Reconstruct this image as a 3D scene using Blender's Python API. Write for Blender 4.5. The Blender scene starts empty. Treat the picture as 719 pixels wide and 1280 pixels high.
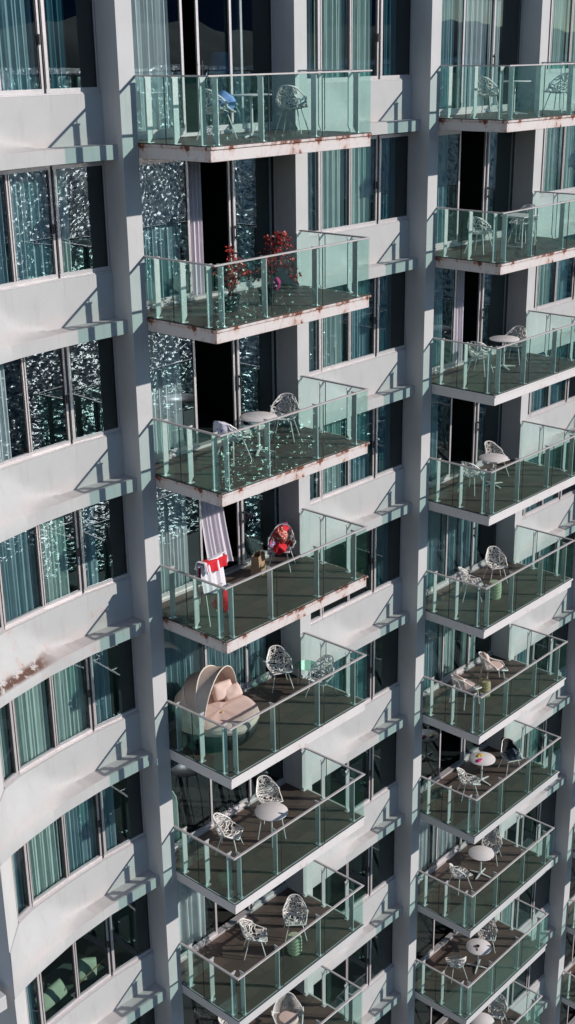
import bpy, bmesh, math, random
from mathutils import Vector, Matrix

R = math.radians
scene = bpy.context.scene
COL = scene.collection
rnd = random.Random(7)

# ------------------------------------------------------------------ layout
# u runs along the facade, w outward from it, z up;  Blender x = u, y = -w
PER = 8.88                      # one flat: balcony recess + window bay
ZR = [0.009, -3.031, -6.035, -8.998, -11.979, -14.967, -17.969, -20.976, -23.998, -27.056, -30.08, -33.08, -36.08]
HR = 1.12                       # handrail height
DEP = 1.775                     # balcony depth beyond the piers
BW = 4.21                       # balcony width
DOORW = -0.55                   # plane of the sliding doors
ST = 0.24                       # slab thickness
ORD = ['top', 'second', 'third', 'fourth', 'fifth', 'sixth', 'seventh', 'eighth', 'ninth', 'tenth', 'eleventh', 'twelfth']

def P(u, w, z):
    return Vector((u, -w, z))

# ------------------------------------------------------------------ materials
def newmat(name):
    m = bpy.data.materials.new(name)
    m.use_nodes = True
    nt = m.node_tree
    nt.nodes.clear()
    out = nt.nodes.new('ShaderNodeOutputMaterial')
    return m, nt, out

def N(nt, typ, **kw):
    n = nt.nodes.new(typ)
    for k, v in kw.items():
        if k.startswith('i_'):
            key = k[2:]
            key = int(key) if key.isdigit() else key.replace('_', ' ')
            n.inputs[key].default_value = v
        else:
            setattr(n, k, v)
    return n

def L(nt, a, ao, b, bi):
    nt.links.new(a.outputs[ao], b.inputs[bi])

def mixcol(nt, fac_node, fac_out, c1, c2):
    """c1/c2: colour tuples or (node, output) pairs"""
    m = N(nt, 'ShaderNodeMix', data_type='RGBA')
    if fac_node is not None:
        L(nt, fac_node, fac_out, m, 0)
    for i, c in ((6, c1), (7, c2)):
        if isinstance(c[0], (int, float)):
            m.inputs[i].default_value = (*c, 1)
        else:
            nt.links.new(c[0].outputs[c[1]], m.inputs[i])
    return m

def simple(name, col, rough=0.6, metal=0.0, noise=0.15, nscale=6.0, bump=0.0, bscale=60.0, spec=0.5, transl=0.0, sheen=0.0):
    m, nt, out = newmat(name)
    b = N(nt, 'ShaderNodeBsdfPrincipled')
    b.inputs['Roughness'].default_value = rough
    b.inputs['Metallic'].default_value = metal
    b.inputs['Specular IOR Level'].default_value = spec
    tc = N(nt, 'ShaderNodeTexCoord')
    nz = N(nt, 'ShaderNodeTexNoise', i_Scale=nscale, i_Detail=5.0, i_Roughness=0.6)
    L(nt, tc, 'Object', nz, 'Vector')
    mr = N(nt, 'ShaderNodeMapRange')
    mr.inputs[1].default_value = 0.3; mr.inputs[2].default_value = 0.7
    L(nt, nz, 0, mr, 0)
    lo = tuple(max(0, c * (1 - noise)) for c in col); hi = tuple(min(1, c * (1 + noise)) for c in col)
    mx = mixcol(nt, mr, 0, lo, hi)
    L(nt, mx, 2, b, 'Base Color')
    if bump:
        nb = N(nt, 'ShaderNodeTexNoise', i_Scale=bscale, i_Detail=4.0)
        L(nt, tc, 'Object', nb, 'Vector')
        bp = N(nt, 'ShaderNodeBump', i_Strength=bump, i_Distance=0.01)
        L(nt, nb, 0, bp, 'Height'); L(nt, bp, 0, b, 'Normal')
    if transl:
        tr = N(nt, 'ShaderNodeBsdfTranslucent')
        L(nt, mx, 2, tr, 'Color')
        ms = N(nt, 'ShaderNodeMixShader', i_0=transl)
        L(nt, b, 0, ms, 1); L(nt, tr, 0, ms, 2); L(nt, ms, 0, out, 0)
    else:
        L(nt, b, 0, out, 0)
    return m

def paint_mat(name, base, rust=0.0, cove_glow=0.0, mould=False):
    """painted render with dirt runs; rust = flaking rust patches, cove = pink glow painted into the colour near each floor line"""
    m, nt, out = newmat(name)
    b = N(nt, 'ShaderNodeBsdfPrincipled', i_Roughness=0.65)
    b.inputs['Specular IOR Level'].default_value = 0.3
    tc = N(nt, 'ShaderNodeTexCoord')
    big = N(nt, 'ShaderNodeTexNoise', i_Scale=0.9, i_Detail=6.0, i_Roughness=0.65)
    L(nt, tc, 'Object', big, 'Vector')
    mr = N(nt, 'ShaderNodeMapRange'); mr.inputs[1].default_value = 0.3; mr.inputs[2].default_value = 0.75
    L(nt, big, 0, mr, 0)
    c1 = mixcol(nt, mr, 0, base, tuple(c * 0.86 for c in base))
    # vertical dirt runs
    mp = N(nt, 'ShaderNodeMapping'); mp.inputs['Scale'].default_value = (7, 7, 0.55)
    L(nt, tc, 'Object', mp, 'Vector')
    runs = N(nt, 'ShaderNodeTexNoise', i_Scale=1.6, i_Detail=6.0, i_Roughness=0.7)
    L(nt, mp, 0, runs, 'Vector')
    mr2 = N(nt, 'ShaderNodeMapRange'); mr2.inputs[1].default_value = 0.56; mr2.inputs[2].default_value = 0.82; mr2.inputs[4].default_value = 0.4
    L(nt, runs, 0, mr2, 0)
    c2 = mixcol(nt, mr2, 0, (c1, 2), (base[0] * 0.55, base[1] * 0.48, base[2] * 0.42))
    last = c2
    if cove_glow:  # soft pink glow tinted into the colour just above the ledge
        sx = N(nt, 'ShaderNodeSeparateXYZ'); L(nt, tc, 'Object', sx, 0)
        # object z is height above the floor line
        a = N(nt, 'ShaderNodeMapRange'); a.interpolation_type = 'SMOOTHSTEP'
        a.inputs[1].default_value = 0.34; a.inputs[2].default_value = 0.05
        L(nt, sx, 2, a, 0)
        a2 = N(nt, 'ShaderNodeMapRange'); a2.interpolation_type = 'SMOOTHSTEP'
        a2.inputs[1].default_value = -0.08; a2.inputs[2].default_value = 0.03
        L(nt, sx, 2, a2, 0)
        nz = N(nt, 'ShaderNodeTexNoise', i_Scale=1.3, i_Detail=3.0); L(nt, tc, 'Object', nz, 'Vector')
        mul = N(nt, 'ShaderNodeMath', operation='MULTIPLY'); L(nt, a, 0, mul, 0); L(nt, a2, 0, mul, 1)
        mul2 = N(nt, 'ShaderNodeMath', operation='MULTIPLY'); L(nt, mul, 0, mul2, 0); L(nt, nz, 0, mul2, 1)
        mul3 = N(nt, 'ShaderNodeMath', operation='MULTIPLY', i_1=cove_glow); L(nt, mul2, 0, mul3, 0)
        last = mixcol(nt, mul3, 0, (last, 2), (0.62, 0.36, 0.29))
    if rust:
        vz = N(nt, 'ShaderNodeMapping'); vz.inputs['Scale'].default_value = (2.1, 2.1, 1.5)
        L(nt, tc, 'Object', vz, 'Vector')
        rn = N(nt, 'ShaderNodeTexNoise', i_Scale=1.3, i_Detail=9.0, i_Roughness=0.72)
        L(nt, vz, 0, rn, 'Vector')
        if rust >= 1:                                # rust follows the lip of the slab
            sx = N(nt, 'ShaderNodeSeparateXYZ'); L(nt, tc, 'Object', sx, 0)
            lip = N(nt, 'ShaderNodeMapRange'); lip.inputs[1].default_value = -0.10; lip.inputs[2].default_value = -0.045; lip.inputs[4].default_value = 0.075
            L(nt, sx, 2, lip, 0)
            rn2 = N(nt, 'ShaderNodeMath', operation='ADD'); L(nt, rn, 0, rn2, 0); L(nt, lip, 0, rn2, 1); rn = rn2
        m3 = N(nt, 'ShaderNodeMapRange'); m3.inputs[1].default_value = 0.655 - 0.06 * rust; m3.inputs[2].default_value = 0.70 - 0.06 * rust
        L(nt, rn, 0, m3, 0)
        m4 = N(nt, 'ShaderNodeMapRange'); m4.inputs[1].default_value = 0.58 - 0.06 * rust; m4.inputs[2].default_value = 0.66 - 0.06 * rust; m4.inputs[4].default_value = 0.55
        L(nt, rn, 0, m4, 0)
        halo = mixcol(nt, m4, 0, (last, 2), (0.55, 0.30, 0.22))
        fine = N(nt, 'ShaderNodeTexNoise', i_Scale=22.0, i_Detail=3.0); L(nt, tc, 'Object', fine, 'Vector')
        rc = mixcol(nt, fine, 0, (0.05, 0.018, 0.012), (0.30, 0.09, 0.045))
        last = mixcol(nt, m3, 0, (halo, 2), (rc, 2))
    if mould:                                        # brown mould along the foot of the parapet near its left end
        sx = N(nt, 'ShaderNodeSeparateXYZ'); L(nt, tc, 'Object', sx, 0)
        def band(sock, lo, hi, soft):
            a = N(nt, 'ShaderNodeMapRange'); a.interpolation_type = 'SMOOTHSTEP'; a.inputs[1].default_value = lo - soft; a.inputs[2].default_value = lo + soft
            b_ = N(nt, 'ShaderNodeMapRange'); b_.interpolation_type = 'SMOOTHSTEP'; b_.inputs[1].default_value = hi + soft; b_.inputs[2].default_value = hi - soft
            L(nt, sx, sock, a, 0); L(nt, sx, sock, b_, 0)
            m_ = N(nt, 'ShaderNodeMath', operation='MULTIPLY'); L(nt, a, 0, m_, 0); L(nt, b_, 0, m_, 1); return m_
        bx_ = band(0, -4.3, -2.7, 0.35); bz_ = band(2, -0.02, 0.15, 0.05)
        mm = N(nt, 'ShaderNodeMath', operation='MULTIPLY'); L(nt, bx_, 0, mm, 0); L(nt, bz_, 0, mm, 1)
        mn = N(nt, 'ShaderNodeTexNoise', i_Scale=5.5, i_Detail=9.0, i_Roughness=0.75); L(nt, tc, 'Object', mn, 'Vector')
        mk = N(nt, 'ShaderNodeMapRange'); mk.inputs[1].default_value = 0.42; mk.inputs[2].default_value = 0.49; L(nt, mn, 0, mk, 0)
        m2_ = N(nt, 'ShaderNodeMath', operation='MULTIPLY'); L(nt, mm, 0, m2_, 0); L(nt, mk, 0, m2_, 1)
        last = mixcol(nt, m2_, 0, (last, 2), (0.10, 0.042, 0.025))
    L(nt, last, 2, b, 'Base Color')
    nb = N(nt, 'ShaderNodeTexNoise', i_Scale=35.0, i_Detail=5.0); L(nt, tc, 'Object', nb, 'Vector')
    bp = N(nt, 'ShaderNodeBump', i_Strength=0.25, i_Distance=0.006); L(nt, nb, 0, bp, 'Height'); L(nt, bp, 0, b, 'Normal')
    L(nt, b, 0, out, 0)
    return m

def glass_mat(name, tint, ior, wob=0.0, wscale=1.2, extra=0.0, refl=(0.9, 1.0, 0.98)):
    m, nt, out = newmat(name)
    tr = N(nt, 'ShaderNodeBsdfTransparent'); tr.inputs[0].default_value = (*tint, 1)
    gl = N(nt, 'ShaderNodeBsdfGlossy'); gl.inputs['Roughness'].default_value = 0.0
    gl.inputs['Color'].default_value = (*refl, 1)
    # Schlick reflectance, the same from both faces of the pane
    f0 = ((ior - 1) / (ior + 1)) ** 2
    ge = N(nt, 'ShaderNodeNewGeometry')
    dt = N(nt, 'ShaderNodeVectorMath', operation='DOT_PRODUCT'); L(nt, ge, 'Normal', dt, 0); L(nt, ge, 'Incoming', dt, 1)
    ab = N(nt, 'ShaderNodeMath', operation='ABSOLUTE'); L(nt, dt, 'Value', ab, 0)
    om = N(nt, 'ShaderNodeMath', operation='SUBTRACT', i_0=1.0); L(nt, ab, 0, om, 1)
    pw = N(nt, 'ShaderNodeMath', operation='POWER', i_1=5.0); L(nt, om, 0, pw, 0)
    ad = N(nt, 'ShaderNodeMath', operation='MULTIPLY_ADD', i_1=1 - f0, i_2=f0 + extra, use_clamp=True); L(nt, pw, 0, ad, 0)
    ms = N(nt, 'ShaderNodeMixShader'); L(nt, ad, 0, ms, 0); L(nt, tr, 0, ms, 1); L(nt, gl, 0, ms, 2)
    if wob:
        tc = N(nt, 'ShaderNodeTexCoord')
        nz = N(nt, 'ShaderNodeTexNoise', i_Scale=wscale, i_Detail=1.0); L(nt, tc, 'Object', nz, 'Vector')
        bp = N(nt, 'ShaderNodeBump', i_Strength=1.0, i_Distance=wob); L(nt, nz, 0, bp, 'Height'); L(nt, bp, 0, gl, 'Normal')
    L(nt, ms, 0, out, 0)
    return m

M = {}
M['paint'] = paint_mat('white_render', (0.60, 0.59, 0.585))
M['parapet'] = paint_mat('weathered_glow_render', (0.53, 0.525, 0.52), cove_glow=0.22)
M['stained'] = paint_mat('mould_stained_render', (0.53, 0.525, 0.52), rust=0.01, cove_glow=0.3, mould=True)
M['rusty'] = paint_mat('rust_flaked_fascia', (0.72, 0.66, 0.64), rust=1.25)
M['faintrust'] = paint_mat('faintly_rusted_fascia', (0.74, 0.70, 0.69), rust=0.35)
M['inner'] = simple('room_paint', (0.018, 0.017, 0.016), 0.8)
M['alu'] = simple('pale_aluminium', (0.60, 0.56, 0.56), 0.38, 0.35, 0.06)
M['rail'] = simple('handrail_aluminium', (0.52, 0.48, 0.47), 0.5, 0.2, 0.1)
M['gasket'] = simple('dark_gasket', (0.03, 0.02, 0.022), 0.5)
M['post'] = simple('post_aluminium', (0.62, 0.63, 0.62), 0.4, 0.3, 0.06)
M['balglass'] = glass_mat('green_balcony_glass', (0.88, 0.962, 0.942), 1.45, 0.0012, 1.0, 0.0, (0.50, 0.98, 0.84))
M['winglass'] = glass_mat('teal_window_glass', (0.90, 0.955, 0.955), 1.6, 0.003, 0.8, 0.0, (0.80, 0.92, 1.0))
M['edge'] = simple('glass_edge', (0.02, 0.10, 0.08), 0.2)

def floor_mat():
    m, nt, out = newmat('brown_deck_tiles')
    b = N(nt, 'ShaderNodeBsdfPrincipled', i_Roughness=0.62)
    tc = N(nt, 'ShaderNodeTexCoord')
    br = N(nt, 'ShaderNodeTexBrick', offset=0.5)
    br.inputs['Scale'].default_value = 1.0
    br.inputs['Brick Width'].default_value = 0.6; br.inputs['Row Height'].default_value = 0.3
    br.inputs['Mortar Size'].default_value = 0.006
    br.inputs['Color1'].default_value = (0.14, 0.086, 0.068, 1)
    br.inputs['Color2'].default_value = (0.085, 0.057, 0.048, 1)
    br.inputs['Mortar'].default_value = (0.05, 0.042, 0.04, 1)
    L(nt, tc, 'Object', br, 'Vector')
    nz = N(nt, 'ShaderNodeTexNoise', i_Scale=2.5, i_Detail=7.0, i_Roughness=0.7); L(nt, tc, 'Object', nz, 'Vector')
    mr = N(nt, 'ShaderNodeMapRange'); mr.inputs[1].default_value = 0.35; mr.inputs[2].default_value = 0.75; mr.inputs[4].default_value = 0.6
    L(nt, nz, 0, mr, 0)
    mx = mixcol(nt, mr, 0, (br, 0), (0.10, 0.075, 0.065))
    L(nt, mx, 2, b, 'Base Color')
    bp = N(nt, 'ShaderNodeBump', i_Strength=0.3, i_Distance=0.003); L(nt, nz, 0, bp, 'Height'); L(nt, bp, 0, b, 'Normal')
    L(nt, b, 0, out, 0)
    return m
M['deck'] = floor_mat()

def curtain_mat(name, col, transl=0.35):
    return simple(name, col, 0.85, 0, 0.06, 3.0, 0.3, 250.0, 0.1, transl)
M['cur_white'] = curtain_mat('white_voile', (0.84, 0.85, 0.85))
M['cur_teal'] = curtain_mat('teal_curtain_cloth', (0.36, 0.50, 0.53), 0.25)
M['cur_dark'] = curtain_mat('deep_blue_green_cloth', (0.05, 0.14, 0.17), 0.1)
M['cur_lilac'] = curtain_mat('pinkish_white_cloth', (0.86, 0.80, 0.86), 0.3)
M['cur_mint'] = curtain_mat('mint_white_cloth', (0.70, 0.80, 0.75), 0.35)
M['cur_yellow'] = curtain_mat('ochre_cloth', (0.55, 0.36, 0.05), 0.2)

M['chair'] = simple('cream_cast_metal', (0.80, 0.765, 0.72), 0.45, 0.0, 0.05)
M['table'] = simple('cream_table_top', (0.80, 0.74, 0.72), 0.35, 0.0, 0.04)
M['glasstop'] = glass_mat('green_glass_top', (0.55, 0.8, 0.7), 1.6, 0, 1, 0.10)
M['stool'] = simple('pale_green_ceramic', (0.50, 0.52, 0.34), 0.3, 0, 0.06)
M['ochrestool'] = simple('straw_yellow_ceramic', (0.45, 0.37, 0.20), 0.45, 0, 0.15, 9)
M['blue'] = simple('blue_towel_cloth', (0.20, 0.34, 0.66), 0.9, 0, 0.2, 14, 0.5, 120)
M['red'] = simple('red_towel_cloth', (0.62, 0.015, 0.03), 0.9, 0, 0.12, 14, 0.5, 120)
M['white'] = simple('white_towel_cloth', (0.80, 0.76, 0.80), 0.9, 0, 0.06, 14, 0.5, 120)
M['black'] = simple('black_fabric', (0.012, 0.012, 0.014), 0.85, 0, 0.3, 14, 0.5, 90)
M['navy'] = simple('dark_navy_fabric', (0.03, 0.045, 0.07), 0.6, 0, 0.8, 20, 0.5, 90)
M['canvas'] = simple('beige_canvas', (0.56, 0.43, 0.36), 0.8, 0, 0.08, 5, 0.3, 180)
M['canvaslt'] = simple('light_beige_canvas', (0.68, 0.55, 0.47), 0.8, 0, 0.08, 5, 0.3, 180)
M['piping'] = simple('pale_rib_piping', (0.74, 0.66, 0.58), 0.6)
M['cushion'] = simple('blush_cushion_cloth', (0.70, 0.52, 0.45), 0.9, 0, 0.07, 4, 0.35, 120)
M['wicker'] = simple('dark_wicker', (0.022, 0.020, 0.022), 0.45, 0, 0.9, 60, 1.0, 55)
M['kraft'] = simple('brown_kraft_paper', (0.34, 0.22, 0.13), 0.8, 0, 0.15, 12, 0.4, 30)
M['leafred'] = simple('red_leaves', (0.58, 0.04, 0.02), 0.5, 0, 0.4, 25, 0, 60, 0.5, 0.2)
M['leafbrown'] = simple('russet_leaves', (0.13, 0.03, 0.022), 0.5, 0, 0.4, 25, 0, 60, 0.5, 0.1)
M['magenta'] = simple('magenta_cloth', (0.55, 0.02, 0.16), 0.8)
M['shade'] = simple('blue_lampshade_cloth', (0.16, 0.42, 0.66), 0.8, 0, 0.05, 5, 0, 60, 0.3, 0.4)
M['dark'] = simple('dark_metal', (0.03, 0.03, 0.035), 0.4, 0.5)
M['bed'] = simple('pale_green_linen', (0.30, 0.38, 0.26), 0.9, 0, 0.06, 5, 0.3, 60)
M['bedbase'] = simple('dark_green_upholstery', (0.05, 0.09, 0.07), 0.8)
M['wood'] = simple('warm_wood', (0.30, 0.18, 0.08), 0.5, 0, 0.3, 14)
M['yellow'] = simple('yellow_wrapper', (0.65, 0.45, 0.03), 0.5)
M['brownglass'] = simple('dark_ashtray', (0.06, 0.03, 0.03), 0.2)
M['ground'] = simple('grey_paving', (0.52, 0.46, 0.40), 0.8, 0, 0.3, 0.2)

def patterned(name, base, spots, scale):
    m, nt, out = newmat(name)
    b = N(nt, 'ShaderNodeBsdfPrincipled', i_Roughness=0.85)
    tc = N(nt, 'ShaderNodeTexCoord')
    v = N(nt, 'ShaderNodeTexVoronoi', i_Scale=scale); L(nt, tc, 'Object', v, 'Vector')
    cr = N(nt, 'ShaderNodeValToRGB'); cr.color_ramp.interpolation = 'CONSTANT'
    el = cr.color_ramp.elements
    el[0].position = 0; el[0].color = (*base, 1); el[1].position = 0.45; el[1].color = (*spots[0], 1)
    for i, s in enumerate(spots[1:]):
        e = el.new(0.62 + 0.14 * i); e.color = (*s, 1)
    sp = N(nt, 'ShaderNodeSeparateColor'); L(nt, v, 'Color', sp, 0)
    L(nt, sp, 0, cr, 0); L(nt, cr, 0, b, 'Base Color'); L(nt, b, 0, out, 0)
    return m
M['lilacprint'] = patterned('lilac_printed_cloth', (0.72, 0.68, 0.78), [(0.28, 0.24, 0.55), (0.8, 0.78, 0.82)], 28)
M['redprint'] = patterned('red_printed_cloth', (0.40, 0.03, 0.03), [(0.72, 0.55, 0.42), (0.12, 0.02, 0.03), (0.6, 0.05, 0.03)], 42)
M['purpleprint'] = patterned('purple_printed_cloth', (0.30, 0.16, 0.36), [(0.55, 0.5, 0.6), (0.5, 0.03, 0.07), (0.10, 0.09, 0.2)], 22)

WAVE = 1.15
def water_mat():
    m, nt, out = newmat('sunlit_sea_water')
    b = N(nt, 'ShaderNodeBsdfPrincipled', i_Roughness=0.20)
    b.inputs['Base Color'].default_value = (0.006, 0.03, 0.035, 1)
    b.inputs['IOR'].default_value = 1.33
    tc = N(nt, 'ShaderNodeTexCoord')
    # waves turned along the panes' reflected view and shaped for even glints
    ro = N(nt, 'ShaderNodeMapping'); ro.inputs['Rotation'].default_value = (0, 0, R(46)); L(nt, tc, 'Object', ro, 'Vector')
    so_ = N(nt, 'ShaderNodeSeparateXYZ'); L(nt, ro, 0, so_, 0)
    mxx = N(nt, 'ShaderNodeMath', operation='MAXIMUM', i_1=20.0); L(nt, so_, 0, mxx, 0)
    # wave lengths grow with distance so mirrored sun glints stay evenly sized
    lk = N(nt, 'ShaderNodeMath', operation='DIVIDE', i_0=12000.0); L(nt, mxx, 0, lk, 1)
    dn = N(nt, 'ShaderNodeMath', operation='MULTIPLY_ADD', i_1=1 / 300.0, i_2=1.0); L(nt, mxx, 0, dn, 0)
    ly = N(nt, 'ShaderNodeMath', operation='DIVIDE'); L(nt, so_, 1, ly, 0); L(nt, dn, 0, ly, 1)
    sc_ = N(nt, 'ShaderNodeCombineXYZ'); L(nt, lk, 0, sc_, 0); L(nt, ly, 0, sc_, 1)
    n1 = N(nt, 'ShaderNodeTexNoise', i_Scale=1.8, i_Detail=1.3, i_Roughness=0.6); L(nt, sc_, 0, n1, 'Vector')
    n2 = N(nt, 'ShaderNodeTexNoise', i_Scale=0.02, i_Detail=2.0); L(nt, tc, 'Object', n2, 'Vector')
    sp = N(nt, 'ShaderNodeSeparateXYZ'); L(nt, n1, 'Color', sp, 0)
    cx = N(nt, 'ShaderNodeMath', operation='MULTIPLY_ADD', i_1=WAVE, i_2=-0.5 * WAVE); L(nt, sp, 0, cx, 0)
    cy_ = N(nt, 'ShaderNodeMath', operation='MULTIPLY_ADD', i_1=WAVE, i_2=-0.5 * WAVE); L(nt, sp, 1, cy_, 0)
    cb = N(nt, 'ShaderNodeCombineXYZ', i_2=1.0); L(nt, cx, 0, cb, 0); L(nt, cy_, 0, cb, 1)
    nm = N(nt, 'ShaderNodeVectorMath', operation='NORMALIZE'); L(nt, cb, 0, nm, 0)
    L(nt, nm, 0, b, 'Normal')
    L(nt, b, 0, out, 0)
    return m
M['water'] = water_mat()
M['park'] = patterned('dark_park_foliage', (0.015, 0.03, 0.02), [(0.03, 0.05, 0.03), (0.10, 0.12, 0.07)], 0.8)
M['mountain'] = simple('sky_screen_blue', (0.05, 0.10, 0.20), 1.0, 0, 0.3, 0.001)  # haze blue painted in; stands for the dark sky mirrored in top panes
M['hill'] = simple('far_hill_scrub', (0.03, 0.05, 0.05), 0.9, 0, 0.4, 0.01)

# ------------------------------------------------------------------ mesh helpers
class MB:
    def __init__(s):
        s.v = []; s.f = []; s.mi = []
    def add(s, verts, faces, mi=0):
        o = len(s.v); s.v += [Vector(v) for v in verts]
        s.f += [tuple(i + o for i in f) for f in faces]; s.mi += [mi] * len(faces)
        return s
    def box(s, u0, u1, w0, w1, z0, z1, mi=0):
        vs = [P(u, w, z) for z in (z0, z1) for w in (w0, w1) for u in (u0, u1)]
        return s.add(vs, [(0, 1, 3, 2), (4, 6, 7, 5), (0, 4, 5, 1), (2, 3, 7, 6), (0, 2, 6, 4), (1, 5, 7, 3)], mi)
    def obox(s, c, ax, ay, az, mi=0):
        """oriented box: centre and three half-axis vectors"""
        c = Vector(c); vs = [c + ax * i + ay * j + az * k for k in (-1, 1) for j in (-1, 1) for i in (-1, 1)]
        return s.add(vs, [(0, 1, 3, 2), (4, 6, 7, 5), (0, 4, 5, 1), (2, 3, 7, 6), (0, 2, 6, 4), (1, 5, 7, 3)], mi)
    def prism(s, poly, d, mi=0):
        """poly: list of Vectors, extruded by vector d"""
        n = len(poly); d = Vector(d)
        vs = [Vector(p) for p in poly] + [Vector(p) + d for p in poly]
        fs = [tuple(range(n)), tuple(range(2 * n - 1, n - 1, -1))] + [(i, (i + 1) % n, n + (i + 1) % n, n + i) for i in range(n)]
        return s.add(vs, fs, mi)
    def tube(s, pts, rad, n=8, mi=0, cap=True):
        pts = [Vector(p) for p in pts]; k = len(pts)
        rads = rad if isinstance(rad, (list, tuple)) else [rad] * k
        vs = []; prev = None
        for i, p in enumerate(pts):
            t = (pts[min(i + 1, k - 1)] - pts[max(i - 1, 0)]).normalized()
            a = prev if prev is not None else (Vector((0, 0, 1)) if abs(t.z) < 0.9 else Vector((1, 0, 0)))
            x = (a - t * a.dot(t)).normalized(); y = t.cross(x); prev = x
            for j in range(n):
                an = 2 * math.pi * j / n
                vs.append(p + (x * math.cos(an) + y * math.sin(an)) * rads[i])
        fs = [(i * n + j, i * n + (j + 1) % n, (i + 1) * n + (j + 1) % n, (i + 1) * n + j) for i in range(k - 1) for j in range(n)]
        if cap:
            fs += [tuple(range(n))[::-1], tuple((k - 1) * n + j for j in range(n))]
        return s.add(vs, fs, mi)
    def lathe(s, prof, n=24, c=(0, 0, 0), mi=0, rot=0.0, tw=0.0):
        """prof: list of (r, z)"""
        c = Vector(c); vs = []
        for k, (r, z) in enumerate(prof):
            for j in range(n):
                a = 2 * math.pi * (j + tw * k) / n + rot
                vs.append(c + Vector((r * math.cos(a), r * math.sin(a), z)))
        m = len(prof)
        fs = [(i * n + j, i * n + (j + 1) % n, (i + 1) * n + (j + 1) % n, (i + 1) * n + j) for i in range(m - 1) for j in range(n)]
        fs += [tuple(range(n))[::-1], tuple((m - 1) * n + j for j in range(n))]
        return s.add(vs, fs, mi)
    def grid(s, fn, nu, nv, thick=0.0, mi=0, close=False):
        """fn(i/nu, j/nv) -> Vector; thick > 0 gives the sheet a back face"""
        pts = [[Vector(fn(i / nu, j / nv)) for j in range(nv + 1)] for i in range(nu + 1)]
        vs = [p for row in pts for p in row]
        idx = lambda i, j: i * (nv + 1) + j
        fs = [(idx(i, j), idx(i + 1, j), idx(i + 1, j + 1), idx(i, j + 1)) for i in range(nu) for j in range(nv)]
        if thick:
            nn = []
            for i in range(nu + 1):
                for j in range(nv + 1):
                    a = pts[min(i + 1, nu)][j] - pts[max(i - 1, 0)][j]; b = pts[i][min(j + 1, nv)] - pts[i][max(j - 1, 0)]
                    c = a.cross(b); nn.append(c.normalized() if c.length > 1e-9 else Vector((0, 0, 1)))
            o = len(vs); back = [v - n_ * thick for v, n_ in zip(vs, nn)]
            vs = vs + back
            fs += [tuple(o + q for q in reversed(f)) for f in fs[:]]
            rim = [idx(i, 0) for i in range(nu + 1)] + [idx(nu, j) for j in range(1, nv + 1)] + [idx(i, nv) for i in range(nu - 1, -1, -1)] + [idx(0, j) for j in range(nv - 1, 0, -1)]
            for a, b in zip(rim, rim[1:] + rim[:1]):
                fs.append((a, o + a, o + b, b))
        return s.add(vs, fs, mi)
    def mesh(s, name, mats, smooth=False, recalc=True, bevel=0.0):
        me = bpy.data.meshes.new(name)
        me.from_pydata([tuple(v) for v in s.v], [], s.f)
        mats = mats if isinstance(mats, (list, tuple)) else [mats]
        for m in mats:
            me.materials.append(m)
        me.polygons.foreach_set('material_index', s.mi)
        bm = bmesh.new(); bm.from_mesh(me)
        if bevel:
            bmesh.ops.bevel(bm, geom=bm.edges[:] , offset=bevel, segments=1, affect='EDGES', clamp_overlap=True)
        if recalc:
            bmesh.ops.recalc_face_normals(bm, faces=bm.faces)
        if smooth:
            for f in bm.faces: f.smooth = True
        bm.to_mesh(me); bm.free()
        if smooth:
            me.set_sharp_from_angle(angle=R(40))
        return me

def link(name, me, parent=None, loc=(0, 0, 0), rot=0.0):
    o = bpy.data.objects.new(name, me); COL.objects.link(o)
    o.location = loc; o.rotation_euler = (0, 0, rot)
    if parent is not None: o.parent = parent
    return o

def thing(name, label, cat, loc=(0, 0, 0), rot=0.0, group=None):
    o = bpy.data.objects.new(name, None); COL.objects.link(o)
    o.empty_display_size = 0.2
    o.location = loc; o.rotation_euler = (0, 0, rot)
    return tag(o, label, cat, group)

def tag(o, label, cat, group=None):
    o['label'] = label; o['category'] = cat
    if group: o['group'] = group
    return o

def structure(o, kind='structure'):
    o['kind'] = kind
    return o

def copy_thing(o, parent=None):
    c = o.copy(); COL.objects.link(c)
    if parent is not None: c.parent = parent
    for ch in list(o.children):
        copy_thing(ch, c)
    return c

# ------------------------------------------------------------------ the tower
tower = thing('apartment_tower', 'white curved apartment tower with stacked green glass balconies filling the whole view', 'apartment tower')
NROW = 12
NB = {0: 9, 1: 11, 2: 12}

# window-bay plan: t is measured from the front right edge of the pier that closes the bay on the right
def interp(tab, t):
    if t <= tab[0][0]: return tab[0][1]
    for (a, x), (b, y) in zip(tab, tab[1:]):
        if t <= b: return x + (y - x) * (t - a) / (b - a)
    return tab[-1][1]
S0 = [(-4.50, 0.335), (-3.87, -0.245), (-3.42, -0.385), (-2.41, -0.50), (-1.46, -0.555), (-0.36, -0.51)]
L0 = [(-4.50, 0.36), (-4.15, 0.235), (-3.66, 0.11), (-2.70, -0.085), (-1.68, -0.165), (-0.36, -0.135)]
def w_sill(b, t): return interp(S0, t) if b == 0 else -0.53
def w_ledge(b, t): return interp(L0, t) if b == 0 else -0.24
SILL = 0.83
ZT = 2.76

# piers (one mesh each, full height)
def pier(u0, u1):
    m = MB(); m.box(u0, u1, -0.62, 0.0, -62, ZT + 0.3)
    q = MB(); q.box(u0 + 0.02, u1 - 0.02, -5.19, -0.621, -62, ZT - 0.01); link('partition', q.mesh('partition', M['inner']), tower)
    me = m.mesh('pier', M['paint'])
    return link('pier', me, tower)
for c in range(3):
    pier(c * PER - 0.36, c * PER)
    pier(c * PER + 4.08, c * PER + 4.44)

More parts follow.
